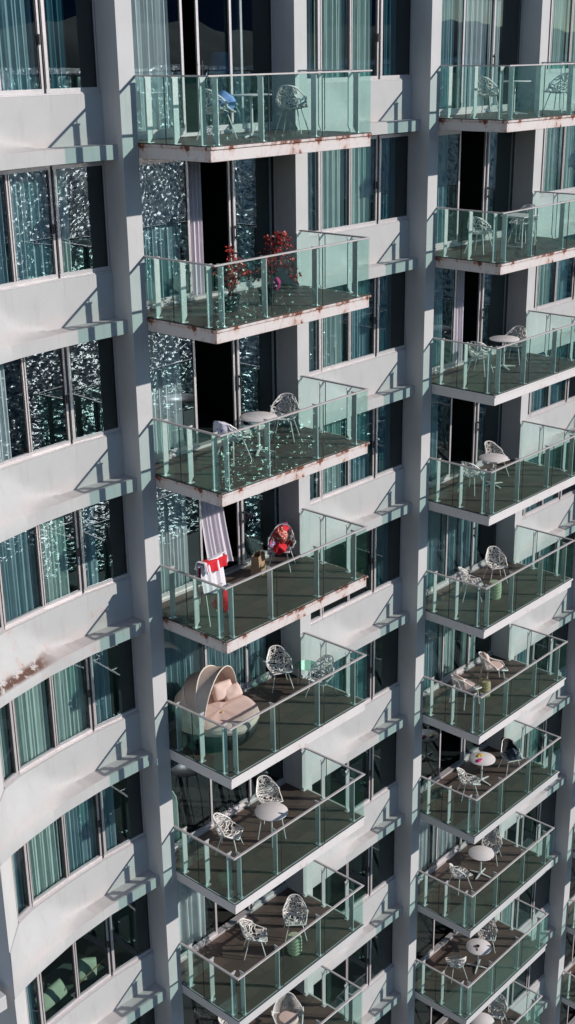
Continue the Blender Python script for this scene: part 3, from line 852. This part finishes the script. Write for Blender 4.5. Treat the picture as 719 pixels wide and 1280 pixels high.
# round tables
def table_top(r, th=0.022, zt=0.735):
    m = MB(); m.lathe([(r - 0.012, zt - th), (r, zt - th + 0.006), (r, zt - 0.005), (r - 0.006, zt)], 48)
    return m.mesh('table_top', M['table'], smooth=True)
def pedestal():
    m = MB(); m.lathe([(0.05, 0.70), (0.055, 0.712)], 20); m.lathe([(0.026, 0.05), (0.026, 0.70)], 16)
    return m.mesh('column', M['chair'], smooth=True)
def cross_foot(a):
    m = MB(); d = Vector((math.cos(a), math.sin(a), 0)); n = Vector((-d.y, d.x, 0))
    q = [d * 0.0 + n * 0.022, d * 0.0 - n * 0.022, d * 0.33 - n * 0.014, d * 0.33 + n * 0.014]
    vs = [p + Vector((0, 0, 0.028)) for p in q[:2]] + [p + Vector((0, 0, 0.004)) for p in q[2:]] + [p + Vector((0, 0, 0.066)) for p in q[:2]] + [p + Vector((0, 0, 0.022)) for p in q[2:]]
    m.add(vs, [(0, 1, 2, 3), (7, 6, 5, 4), (0, 4, 5, 1), (1, 5, 6, 2), (2, 6, 7, 3), (3, 7, 4, 0)])
    return m.mesh('foot', M['chair'])
tt_me = table_top(0.37); ped_me = pedestal(); ft_me = [cross_foot(R(20 + 90 * i)) for i in range(4)]
table0 = thing('pedestal_table', '', 'table')
link('table_top', tt_me, table0); link('column', ped_me, table0)
for f in ft_me: link('foot', f, table0)
TB = [
 (0, 0, 2.12, 0.70, 'small round pedestal table between the two chairs, top left stack balcony'),
 (0, 2, 2.28, 0.55, 'round pedestal table beside the lilac printed cloth'),
 (1, 0, 2.05, 0.62, 'round pedestal table seen edge on, top balcony of the right stack'),
 (1, 2, 2.40, 0.45, 'round pedestal table near the lilac door curtain, right stack'),
 (1, 3, 1.97, 0.56, 'bare round pedestal table on the fourth balcony of the right stack'),
 (1, 6, 2.34, 0.41, 'round pedestal table with a yellow wrapper and a pink cloth on it'),
 (1, 7, 2.25, 0.59, 'bare round pedestal table under the wrapper table, right stack'),
 (1, 8, 2.01, 0.80, 'round pedestal table holding a small dark ashtray'),
 (1, 9, 2.46, 0.77, 'pinkish round pedestal table cut by the bottom edge'),
]
for i, (c, k, u, w, lab) in enumerate(TB):
    o = table0 if i == 0 else copy_thing(table0)
    tag(o, lab, 'table', 'round pedestal tables on the balconies')
    o.location = (c * PER + u, -w, ZR[k] + 0.012); o.rotation_euler = (0, 0, R(13 * i))
# four legged round table
t = thing('round_table', 'sunlit round table on four splayed legs, sixth balcony of the left stack', 'table', (2.16, -0.80, ZR[5] + 0.012))
link('table_top', tt_me, t)
for i in range(4):
    a = R(45 + 90 * i); m = MB(); m.tube([(0.2 * math.cos(a), 0.2 * math.sin(a), 0.713), (0.31 * math.cos(a), 0.31 * math.sin(a), 0)], [0.015, 0.011], 8)
    link('leg', m.mesh('leg', M['chair'], smooth=True), t)
# green glass side table
t = thing('glass_side_table', 'small round green glass side table by the white jamb behind the daybed', 'table', (4.0 - 0.12, -0.34, ZR[4] + 0.012))
m = MB(); m.lathe([(0.25, 0.50), (0.255, 0.506), (0.25, 0.512)], 40); link('table_top', m.mesh('table_top', M['glasstop'], smooth=True), t)
for i in range(3):
    a = R(120 * i); m = MB(); m.tube([(0.17 * math.cos(a), 0.17 * math.sin(a), 0.50), (0.2 * math.cos(a), 0.2 * math.sin(a), 0)], 0.009, 8)
    link('leg', m.mesh('leg', M['chair']), t)
# square sled base table
t = thing('sled_base_table', 'white square side table on sled frames, second balcony of the right stack', 'table', (PER + 2.55, -0.62, ZR[1] + 0.012), R(0))
m = MB(); m.box(-0.33, 0.33, -0.33, 0.33, 0.70, 0.725); link('table_top', m.mesh('table_top', M['table'], bevel=0.006), t)
for s in (-1, 1):
    m = MB(); x = s * 0.29
    for (z0, z1, a, b) in ((0, 0.022, -0.28, 0.28), (0.677, 0.699, -0.28, 0.28)): m.box(x - 0.012, x + 0.012, a, b, z0, z1)
    for a in (-0.28, 0.256): m.box(x - 0.012, x + 0.012, a, a + 0.024, 0.0225, 0.6765)
    link('sled_frame', m.mesh('sled_frame', M['chair']), t)

# faceted stools
def stool_mesh(mat):
    m = MB(); prof = []
    rs = [0.15, 0.172, 0.158, 0.178, 0.162, 0.18, 0.162, 0.178, 0.158, 0.17, 0.15]
    for i, r in enumerate(rs): prof.append((r, 0.45 * i / (len(rs) - 1)))
    m.lathe([(0.10, 0.0)] + prof[0:] + [(0.10, 0.452)], 8, tw=0.5)
    return m.mesh('faceted_stool', mat)
o = link('faceted_stool', stool_mesh(M['stool']), None, (2.42, -1.20, ZR[6] + 0.012)); tag(o, 'pale green faceted ceramic stool on the left stack between two lattice chairs', 'stool', 'faceted ceramic stools')
o = link('faceted_stool', stool_mesh(M['stool']), None, (PER + 1.80, -0.90, ZR[4] + 0.012)); tag(o, 'pale green faceted ceramic stool on the right stack, fifth balcony', 'stool', 'faceted ceramic stools')
o = link('faceted_stool', stool_mesh(M['ochrestool']), None, (PER + 1.90, -0.66, ZR[5] + 0.012)); tag(o, 'straw yellow faceted stool between the two cushioned armchairs', 'stool', 'faceted ceramic stools')

# cushioned rope armchairs
arm_mesh = lattice(shell_pt, 'woven_back', M['chair'], 22, 30, 0.007, 0.0, 5, 0.0)
def armchair(c, k, u, w, fa, lab, cushion=True, mat=None, grp='woven armchairs on the balconies'):
    t = thing('woven_armchair', lab, 'armchair', group=grp); place(t, c, k, u, w, fa)
    o = link('woven_back', arm_mesh, t); o.scale = (1.28, 1.22, 1.04)
    m = MB(); rim = [shell_pt(i / 24, 1.0) for i in range(25)]
    left = [shell_pt(0, 1 - j / 12) for j in range(13)]; right = [shell_pt(1, 1 - j / 12) for j in range(13)]; fr = [shell_pt(i / 10, 0) for i in range(11)]
    sc = lambda pts: [Vector((p.x * 1.28, p.y * 1.22, p.z * 1.04)) for p in pts]
    for pts in (rim, left, right, fr): m.tube(sc(pts), 0.016, 8)
    link('tube_frame', m.mesh('tube_frame', M['chair'], smooth=True), t)
    for sx in (-1, 1):
        for sy in (-1, 1):
            m = MB(); m.tube([(sx * 0.23, sy * 0.2, 0.43), (sx * 0.26, sy * 0.26, 0.0)], 0.015, 8); link('leg', m.mesh('leg', M['chair'], smooth=True), t)
    if cushion:
        m = MB(); m.lathe([(0.05, 0), (0.20, 0.01), (0.24, 0.05), (0.20, 0.09), (0.05, 0.10)], 28, (0, 0.03, 0.43)); link('seat_cushion', m.mesh('seat_cushion', M['cushion'], smooth=True), t)
    return t
def pillow_mesh(name, a, b, th, mat, seed=0, n=14):
    r = random.Random(seed); k = [r.uniform(0, 6) for _ in range(4)]
    m = MB()
    def side(sg):
        def fn(s, q):
            x = 2 * s - 1; y = 2 * q - 1
            e = max(0, (1 - x ** 4) * (1 - y ** 4)) ** 0.55
            px = a * x * (1 - 0.06 * y * y); py = b * y * (1 - 0.06 * x * x)
            return Vector((px, py, sg * th * e * (1 + 0.10 * math.sin(5 * x + k[0]) * math.sin(4 * y + k[1]))))
        return fn
    m.grid(side(1), n, n); m.grid(side(-1), n, n)
    me = m.mesh(name, mat, smooth=True, recalc=False)
    bm = bmesh.new(); bm.from_mesh(me); bmesh.ops.remove_doubles(bm, verts=bm.verts, dist=0.0005); bmesh.ops.recalc_face_normals(bm, faces=bm.faces); bm.to_mesh(me); bm.free()
    return me
def cushion_on(c, k, u, w, fa, lab):
    me = pillow_mesh('back_cushion', 0.21, 0.19, 0.075, M['cushion'], 4)
    o = link('back_cushion', me); tag(o, lab, 'cushion', 'blush back cushions')
    f = Vector((math.cos(R(fa)), math.sin(R(fa)), 0))
    o.location = Vector((c * PER + u, -w, ZR[k] + 0.012 + 0.70)) - f * 0.20
    z = (f + Vector((0, 0, 0.35))).normalized(); x = Vector((-f.y, f.x, 0)); y = z.cross(x)
    o.rotation_euler = Matrix((x, y, z)).transposed().to_euler()
for (u, w, fa, n1) in ((1.19, 0.50, -12, 'left'), (2.66, 0.42, -40, 'right')):
    armchair(1, 5, u, w, fa, f'woven white armchair with a blush cushion, {n1} of the straw yellow stool')
    cushion_on(1, 5, u, w, fa, f'blush pink cushion leaning in the woven armchair {n1} of the yellow stool')
armchair(0, 7, 2.81, 0.60, -128, 'pinkish woven tub armchair cut by the bottom edge', True)

# canopied daybed
db = thing('canopy_daybed', 'round dark wicker daybed with a beige folding canopy and blush mattress', 'daybed', (1.02, -0.47, ZR[4] + 0.012), 0)
m = MB(); m.lathe([(0.48, 0.0), (0.64, 0.06), (0.76, 0.2), (0.80, 0.36), (0.775, 0.42)], 56)
link('wicker_base', m.mesh('wicker_base', M['wicker'], smooth=True), db)
m = MB()
def mat_pt(s, q):
    a = 2 * math.pi * s; prof = [(0.70, 0.421), (0.79, 0.44), (0.825, 0.52), (0.80, 0.60), (0.70, 0.635), (0.45, 0.65), (0.01, 0.655)]
    x = q * (len(prof) - 1); i = min(len(prof) - 2, int(x)); f = x - i
    r_ = prof[i][0] * (1 - f) + prof[i + 1][0] * f; z = prof[i][1] * (1 - f) + prof[i + 1][1] * f
    z += (0.012 * math.sin(5 * a + 3 * q) + 0.009 * math.sin(9 * a + 1.3)) * max(0, 1 - q) ** 0.5
    return Vector((r_ * math.cos(a), r_ * math.sin(a), z))
m.grid(mat_pt, 72, 18)
link('mattress', m.mesh('mattress', M['cushion'], smooth=True), db)
HA = R(-69)
def can_pt(phi, th, rr=1.0):
    """phi: fold angle from the -u horizon upward, th: along the rib from hinge to hinge (0..pi)"""
    a = Vector((0, -1, 0)); b = Vector((-1.10 * math.cos(phi), 0, 1.20 * math.sin(phi)))
    p = a * math.cos(th) * 0.86 + b * math.sin(th) * 0.90 * rr
    p = Matrix.Rotation(HA, 3, 'Z') @ p
    return p + Vector((0, 0, 0.50))
folds = [R(-8), R(20), R(46), R(70), R(94)]
for i in range(4):
    a, b = folds[i], folds[i + 1]
    m = MB()
    m.grid(lambda s, q, a=a, b=b: can_pt(a + (b - a) * s, 0.04 + (math.pi - 0.08) * q, 1.0 - 0.035 * math.sin(math.pi * s)), 8, 28, 0.008)
    link('canopy_panel', m.mesh('canopy_panel', M['canvas'] if i % 2 == 0 else M['canvaslt'], smooth=True), db)
for f in folds[1:]:
    m = MB(); m.tube([can_pt(f, 0.02 + (math.pi - 0.04) * q / 30, 1.005) for q in range(31)], 0.013, 8)
    link('canopy_rib', m.mesh('canopy_rib', M['piping'], smooth=True), db)
def put_pillow(lab, loc, eul, a=0.24, b=0.17, th=0.08, mat='cushion', seed=1):
    o = link('pillow', pillow_mesh('pillow', a, b, th, M[mat], seed)); o.location = loc; o.rotation_euler = eul
    return tag(o, lab, 'pillow')
zb = ZR[4] + 0.012
put_pillow('blush pillow standing under the daybed canopy', (1.36, -0.22, zb + 0.86), (R(68), R(4), R(-6)), 0.27, 0.19, 0.09, seed=2)
put_pillow('frilled blush pillow beside the first one under the daybed canopy', (1.52, -0.33, zb + 0.80), (R(48), R(-8), R(-18)), 0.22, 0.15, 0.08, seed=3)
o = link('scatter_leaf', pillow_mesh('scatter_leaf', 0.035, 0.02, 0.006, M['yellow'], 1, 5)); o.location = (0.95, -0.62, zb + 0.67); tag(o, 'small yellow object lying on the daybed mattress', 'wrapper')

# cloths draped on chairs and the rail
def drape_on_chair(c, k, u, w, fa, mat, t0, t1, s0, s1, lab, name='towel', off=0.02, hang=0.0, seed=0, cat='towel'):
    r = random.Random(seed); k1, k2 = r.uniform(0, 6), r.uniform(0, 6)
    def fn(s, q):
        ss = s0 + (s1 - s0) * s; tt = t0 + (t1 - t0) * q
        p = shell_pt(min(1, max(0, ss)), min(1, tt))
        e = 1e-3
        a = shell_pt(min(1, ss + e), min(1, tt)) - shell_pt(max(0, ss - e), min(1, tt)); b = shell_pt(ss, min(1, tt + e)) - shell_pt(ss, max(0, min(1, tt) - e))
        n = a.cross(b); n = n.normalized() if n.length > 1e-9 else Vector((0, 1, 0))
        if n.z < 0 and tt < 0.4: n = -n
        if tt >= 0.4 and n.y < 0: n = -n
        p = p + n * (off + 0.012 * math.sin(9 * s + k1) * math.sin(7 * q + k2))
        if tt > 1:                                   # over the back and down behind
            x = tt - 1; p = shell_pt(ss, 1.0) + Vector((0, -0.06 - 0.03 * math.sin(8 * s + k1), 0.03 - hang * x * 2.2))
        return p
    m = MB(); m.grid(fn, 16, 24, 0.006)
    o = link(name, m.mesh(name, M[mat], smooth=True)); place(o, c, k, u, w, fa)
    return tag(o, lab, cat)
drape_on_chair(0, 2, 1.55, 0.55, 0, 'lilacprint', 0.55, 1.35, 0.02, 0.98, 'lilac printed cloth hung over a chair back, third balcony', off=0.04, hang=0.35, seed=3, name='printed_cloth', cat='cloth')
drape_on_chair(0, 3, 3.38, 0.10, -150, 'purpleprint', 0.10, 1.2, 0.35, 0.98, 'purple printed cloth over the chair by the paper bag', off=0.04, hang=0.3, seed=4, name='printed_cloth', cat='cloth')
drape_on_chair(0, 3, 3.38, 0.10, -150, 'redprint', 0.0, 0.55, 0.05, 0.62, 'red dotted cloth piled on the chair seat by the paper bag', off=0.08, seed=5, name='printed_cloth', cat='cloth')
def blob(name, mat, loc, sx, sy, sz, seed, lab, cat, rough=0.25):
    r = random.Random(seed); k = [r.uniform(0, 6) for _ in range(6)]
    m = MB()
    def fn(s, q):
        a = 2 * math.pi * s; b = math.pi * (q - 0.5)
        d = 1 + rough * (math.sin(3 * a + k[0]) * math.cos(3 * b + k[1]) * 0.5 + 0.4 * math.sin(5 * a + k[2] + 2 * b) * math.cos(b))
        return Vector((sx * math.cos(a) * math.cos(b) * d, sy * math.sin(a) * math.cos(b) * d, sz * (math.sin(b) * (1 + 0.2 * math.sin(2 * a + k[3])) + 1) * 0.5))
    m.grid(fn, 28, 14)
    me = m.mesh(name, M[mat], smooth=True)
    bm = bmesh.new(); bm.from_mesh(me); bmesh.ops.remove_doubles(bm, verts=bm.verts, dist=0.001); bmesh.ops.recalc_face_normals(bm, faces=bm.faces); bm.to_mesh(me); bm.free()
    o = link(name, me); o.location = loc
    return tag(o, lab, cat)
blob('blue_towel', 'blue', (1.44, -0.66, ZR[0] + 0.44), 0.22, 0.22, 0.36, 41, 'blue towel bundled in the left lattice chair on the top left stack balcony', 'towel', 0.18)
blob('blue_towel', 'navy', (3.30, -0.62, ZR[0] + 0.44), 0.15, 0.15, 0.14, 42, 'dark blue bundle in the seat right of the small table, top left stack', 'towel', 0.2)
blob('crumpled_cloth', 'redprint', (3.12, -0.30, ZR[3] + 0.70), 0.16, 0.14, 0.34, 11, 'red and cream crumpled cloth on top of the chair heap', 'cloth', 0.5)
blob('crumpled_cloth', 'red', (3.12, -0.30, ZR[3] + 0.47), 0.15, 0.13, 0.22, 12, 'plain red crumpled cloth at the left of the chair heap', 'cloth', 0.4)
blob('crumpled_cloth', 'red', (3.45, -0.08, ZR[3] + 0.80), 0.16, 0.10, 0.14, 13, 'plain red cloth on the back of the heaped chair', 'cloth', 0.4)
# black jacket over a chair
drape_on_chair(1, 6, 3.35, 0.72, -120, 'black', 0.60, 1.55, -0.0, 1.0, 'black jacket hung over the chair back beside the wrapper table', off=0.05, hang=0.5, seed=7, name='jacket', cat='jacket')
blob('dark_bag', 'navy', (PER + 3.30, -0.80, ZR[6] + 0.44), 0.19, 0.17, 0.30, 14, 'dark navy bag lying in the jacket chair', 'bag', 0.25)

# drying rack with a red and a white towel near the corner of the fourth balcony
RKU, RKW = 0.58, 0.84
rack = thing('drying_rack', 'slim drying rack hidden under red and white towels on the fourth balcony', 'rack', (RKU, -RKW, ZR[3] + 0.012), R(12))
for s_ in (-1, 1):
    m = MB(); m.tube([(s_ * 0.33, -0.14, 0), (s_ * 0.33, 0.0, 1.26), (s_ * 0.33, 0.14, 0)], 0.009, 8); link('side_frame', m.mesh('side_frame', M['chair'], smooth=True), rack)
m = MB(); m.tube([(-0.45, 0, 1.26), (0.50, 0, 1.26)], 0.011, 8); link('hanging_bar', m.mesh('hanging_bar', M['chair']), rack)
def rack_towel(lab, mat, x0, x1, front, behind, lift, seed, slope=0.0, bul=0.035, rag=0.05):
    r = random.Random(seed); k = r.uniform(0, 6); k2 = r.uniform(0, 6)
    def fn(s, q):
        x = x0 + (x1 - x0) * s
        ff = front * (1 + rag * 3 * math.sin(4.3 * s + k2)); d = -behind + (behind + ff) * q
        fold = bul * (math.sin(15 * s + k) + 0.5 * math.sin(31 * s + k2)) * min(1, abs(d) * 4)
        z = 1.275 + lift - max(0, abs(d) - 0.04) - slope * s
        y = -min(max(d, -0.04), 0.04) - (0.10 * d if abs(d) > 0.04 else 0) - fold - (lift if d > 0 else -lift)
        return Vector((x + 0.02 * math.sin(5 * d + k) + 0.03 * d * math.sin(k2), y, z))
    m = MB(); m.grid(fn, 40, 34, 0.007)
    o = link('towel', m.mesh('towel', M[mat], smooth=True)); o.location = rack.location; o.rotation_euler = rack.rotation_euler
    return tag(o, lab, 'towel')
rack_towel('white towel hanging below the red one on the fourth balcony', 'white', -0.40, 0.34, 0.72, 0.5, 0.0, 5, 0.0)
rack_towel('red towel with a thick fold over the rack on the fourth balcony', 'red', -0.36, 0.42, 0.22, 0.35, 0.03, 8, 0.10)
rack_towel('narrow white towel edge lying over the red towel', 'white', -0.41, -0.33, 0.24, 0.2, 0.045, 3, 0.0)
o = blob('fallen_towel', 'red', (0.60, -1.10, ZR[3] + 0.25), 0.20, 0.12, 0.42, 31, 'red towel slumped behind the side glass under the drying rack', 'towel', 0.4)

# paper bag
bag = thing('paper_bag', 'brown paper bag standing by the open door near the heaped chair', 'bag', (2.78, 0.02, ZR[3] + 0.012), R(20))
m = MB(); m.grid(lambda s, q: Vector((
    0.17 * (1 if s < 0.25 else (1 - 2 * (s - 0.25) / 0.25 if s < 0.5 else (-1 if s < 0.75 else -1 + 2 * (s - 0.75) / 0.25))) * (1 + 0.02 * math.sin(9 * q)),
    0.11 * (-1 + 2 * s / 0.25 if s < 0.25 else (1 if s < 0.5 else (1 - 2 * (s - 0.5) / 0.25 if s < 0.75 else -1))) * (1 - 0.25 * q),
    0.46 * q)), 16, 8, 0.004)
m.box(-0.165, 0.165, -0.105, 0.105, 0.0, 0.006)
link('bag_body', m.mesh('bag_body', M['kraft']), bag)
for s in (-1, 1):
    m = MB(); m.tube([(x, s * 0.08, z) for x, z in ((-0.06, 0.45), (-0.055, 0.54), (0, 0.57), (0.055, 0.54), (0.06, 0.45))], 0.006, 6); link('bag_handle', m.mesh('bag_handle', M['kraft']), bag)

# red leaved plants on the second balcony
def plant(lab, loc, seed, sprays, leaf_n, mats=('leafred', 'leafbrown')):
    r = random.Random(seed); t = thing('potted_plant', lab, 'plant', loc)
    m = MB(); m.lathe([(0.12, 0), (0.17, 0.26), (0.185, 0.27), (0.185, 0.30), (0.16, 0.30), (0.15, 0.25), (0.01, 0.24)], 24)
    link('pot', m.mesh('pot', M['dark'], smooth=True), t)
    st = MB(); lf = MB()
    for (dx, dy, h, droop) in sprays:
        pts = []
        for i in range(13):
            q = i / 12
            pts.append(Vector((dx * q, dy * q, 0.25 + h * math.sin(math.pi * q * droop) * (1.0))))
        st.tube(pts, [0.012 * (1 - 0.6 * i / 12) for i in range(13)], 6)
        for _ in range(leaf_n):
            q = r.uniform(0.2, 1); i = min(11, int(q * 12)); p = pts[i].lerp(pts[i + 1], q * 12 - i) + Vector((r.gauss(0, 0.035), r.gauss(0, 0.035), r.gauss(0, 0.035)))
            d = Vector((r.uniform(-1, 1), r.uniform(-1, 1), r.uniform(-0.8, 0.8))).normalized(); n = d.orthogonal().normalized(); l = r.uniform(0.04, 0.085); wd = l * 0.4
            nn = d.cross(n) * 0.3 * wd
            lf.add([p, p + d * l * 0.5 + n * wd + nn, p + d * l, p + d * l * 0.5 - n * wd + nn], [(0, 1, 2), (0, 2, 3)], 0 if r.random() < 0.55 else 1)
    link('stem', st.mesh('stem', M['leafbrown'], smooth=True), t)
    link('foliage', lf.mesh('foliage', [M[mats[0]], M[mats[1]]], recalc=False), t)
z1 = ZR[1] + 0.012
plant('red leaved plant in a dark pot behind the corner of the second balcony', (1.35, -0.80, z1), 21, [(0.15, 0.1, 0.85, 0.62), (0.45, -0.05, 0.45, 0.75), (-0.2, 0.15, 0.5, 0.7), (0.3, 0.3, 0.55, 0.7), (0.1, -0.2, 0.65, 0.7), (-0.1, -0.15, 0.4, 0.9), (0.5, 0.2, 0.6, 0.8)], 80)
plant('tall red plant whose stem arches down to the floor, second balcony', (2.28, -0.85, z1), 22, [(0.62, -0.2, 1.05, 0.98), (0.55, -0.1, 0.98, 0.95), (0.2, 0.1, 0.95, 0.6), (-0.3, 0.05, 0.4, 0.8), (0.4, 0.1, 0.5, 0.8), (-0.15, -0.2, 0.6, 0.8), (0.3, -0.25, 0.7, 0.85), (0.55, -0.3, 0.9, 0.97)], 85)
blob('magenta_cloth', 'magenta', (2.34, -1.05, z1 + 0.30), 0.09, 0.05, 0.2, 15, 'small magenta cloth among the red leaved plants', 'cloth', 0.4)

# items on tables
o = blob('yellow_wrapper', 'yellow', (PER + 2.42, -0.28, ZR[6] + 0.748), 0.10, 0.06, 0.03, 16, 'yellow wrapper lying on the round table beside the jacket chair', 'wrapper', 0.6)
o = blob('pink_cloth', 'magenta', (PER + 2.18, -0.42, ZR[6] + 0.748), 0.11, 0.05, 0.035, 17, 'crumpled pink cloth on the round table beside the jacket chair', 'cloth', 0.6)
m = MB(); m.lathe([(0.045, 0), (0.06, 0.03), (0.052, 0.03), (0.04, 0.01), (0.005, 0.009)], 24)
o = link('ashtray', m.mesh('ashtray', M['brownglass'], smooth=True), None, (PER + 1.99, -0.78, ZR[8] + 0.748)); tag(o, 'small dark ashtray on the pinkish round table', 'ashtray')
m = MB(); m.box(-0.09, 0.02, -0.01, 0.01, 0, 0.02)
o = link('lighter', m.mesh('lighter', M['brownglass'], bevel=0.004), None, (PER + 1.90, -0.83, ZR[8] + 0.748), R(40)); tag(o, 'dark lighter beside the ashtray on the pinkish round table', 'lighter')

# things in the rooms
lamp = thing('table_lamp', 'table lamp with a pale blue shade inside the top left stack door', 'lamp', (3.95, 1.9, ZR[0] + 0.002))
m = MB(); m.lathe([(0.22, 0), (0.22, 0.72), (0.2, 0.73)], 20); link('side_cabinet', m.mesh('side_cabinet', M['wood'], smooth=True), lamp)
m = MB(); m.lathe([(0.06, 0.73), (0.03, 0.76), (0.02, 1.05)], 16); link('lamp_base', m.mesh('lamp_base', M['dark'], smooth=True), lamp)
m = MB(); m.lathe([(0.24, 1.05), (0.17, 1.45)], 28); link('lamp_shade', m.mesh('lamp_shade', M['shade'], smooth=True), lamp)
bed = thing('bed', 'low green upholstered bed behind the lowest curved bay window', 'bed', (-2.35, 1.35, ZR[6] + 0.002), R(5))
m = MB(); m.box(-1.15, 1.15, -0.55, 0.55, 0.0, 0.45); link('bed_base', m.mesh('bed_base', M['bedbase'], bevel=0.03), bed)
m = MB(); m.box(-1.1, 1.1, -0.5, 0.5, 0.452, 0.66); link('mattress', m.mesh('mattress', M['bedbase'], bevel=0.05), bed)
put_pillow('long pale green pillow on the bed behind the lowest curved window', (-2.75, 1.05, ZR[6] + 0.86), (R(55), 0, R(8)), 0.42, 0.2, 0.1, 'bed', 8)
put_pillow('pointed pale green pillow on the bed near the wooden pole', (-1.75, 1.10, ZR[6] + 0.9), (R(60), R(20), R(-12)), 0.27, 0.24, 0.1, 'bed', 9)
m = MB(); m.tube([(-2.30, 0.80, ZR[6] + 0.95), (-1.48, 0.72, ZR[6] + 1.25)], 0.014, 8)
o = link('wooden_pole', m.mesh('wooden_pole', M['wood'])); tag(o, 'slim wooden pole leaning across the lowest curved bay window', 'pole')

# ------------------------------------------------------------------ surroundings
def bigplane(name, u0, u1, w0, w1, z, mat):
    m = MB(); m.add([P(u0, w0, 0), P(u1, w0, 0), P(u1, w1, 0), P(u0, w1, 0)], [(0, 1, 2, 3)])
    me = m.mesh(name, mat, recalc=False)
    if me.polygons[0].normal.z < 0: me.flip_normals()
    return structure(link(name, me, None, (0, 0, z)))
bigplane('sea_water', -12000, 12000, 92, 12000, -62.3, M['water'])
bigplane('ground', -12000, 12000, -12000, 28, -62.0, M['ground'])
bigplane('parkland', -12000, 12000, 28, 94, -62.1, M['park'])
# headland across the bay; unseen range added to hide low sky from pane reflections
def range_(name, w0, hmin, hvar, seed, mat):
    m = MB(); n = 200; r = random.Random(seed); ph = [r.uniform(0, 6) for _ in range(5)]
    vs = []; fs = []
    for i in range(n + 1):
        u = -9000 + 22000 * i / n
        h = hmin + hvar * (0.5 * abs(math.sin(i * 0.11 + ph[0])) + 0.3 * abs(math.sin(i * 0.29 + ph[1])) + 0.2 * abs(math.sin(i * 0.83 + ph[2]))) + r.uniform(0, hvar * 0.08)
        vs += [P(u, w0 + 200 * math.sin(i * 0.2), -63), P(u, w0 + 600, -63 + h), P(u, w0 + 2400, -63)]
    for i in range(n):
        a = 3 * i; fs += [(a, a + 3, a + 4, a + 1), (a + 1, a + 4, a + 5, a + 2)]
    m.add(vs, fs); return structure(link(name, m.mesh(name, mat, smooth=True)))
range_('hills', 4200, 90, 120, 3, M['hill'])
range_('sky_screen_range', 9500, 640, 520, 5, M['mountain'])

# ------------------------------------------------------------------ light
sd = Vector((0.77, -1.0, 0.55)).normalized()            # towards the sun
el = math.asin(sd.z); az = math.atan2(sd.x, sd.y)
w = bpy.data.worlds.new('World'); scene.world = w; w.use_nodes = True
nt = w.node_tree; nt.nodes.clear()
wo = nt.nodes.new('ShaderNodeOutputWorld'); bg = nt.nodes.new('ShaderNodeBackground'); sk = nt.nodes.new('ShaderNodeTexSky')
sk.sky_type = 'NISHITA'; sk.sun_disc = False; sk.sun_elevation = el; sk.sun_rotation = az
sk.air_density = 1.0; sk.dust_density = 0.0; sk.altitude = 1500; sk.ozone_density = 1.5
bg.inputs[1].default_value = 0.105
nt.links.new(sk.outputs[0], bg.inputs[0]); nt.links.new(bg.outputs[0], wo.inputs[0])
sun = bpy.data.lights.new('sun', 'SUN'); sun.energy = 4.0; sun.angle = R(0.53); sun.color = (1.0, 0.945, 0.89)
so = bpy.data.objects.new('sun', sun); COL.objects.link(so)
so.rotation_euler = sd.to_track_quat('Z', 'Y').to_euler()

# ------------------------------------------------------------------ camera
cam = bpy.data.cameras.new('camera'); co = bpy.data.objects.new('camera', cam); COL.objects.link(co)
yaw, pitch, roll = 0.8328, 0.3536, -0.0137
fw = Vector((math.sin(yaw) * math.cos(pitch), math.cos(yaw) * math.cos(pitch), -math.sin(pitch)))
rt = Vector((math.cos(yaw), -math.sin(yaw), 0)); up = rt.cross(fw)
r2 = rt * math.cos(roll) + up * math.sin(roll); u2 = -rt * math.sin(roll) + up * math.cos(roll)
mw = Matrix((r2, u2, -fw)).transposed().to_4x4(); mw.translation = Vector((-15.0492, -17.054, 1.5243))
co.matrix_world = mw
cam.sensor_fit = 'VERTICAL'; cam.sensor_height = 36; cam.lens = 1571.26 / 1280 * 36
cam.clip_end = 20000; cam.clip_start = 0.1
scene.camera = co

scene.view_settings.view_transform = 'Standard'; scene.view_settings.look = 'None'
scene.view_settings.exposure = 0.08; scene.view_settings.gamma = 1; scene.view_settings.use_curve_mapping = False
scene.render.engine = 'CYCLES'
cy = scene.cycles
cy.max_bounces = 10; cy.transparent_max_bounces = 24; cy.glossy_bounces = 4; cy.diffuse_bounces = 3; cy.transmission_bounces = 4
cy.caustics_reflective = False; cy.caustics_refractive = False; cy.sample_clamp_indirect = 8
cy.use_denoising = True
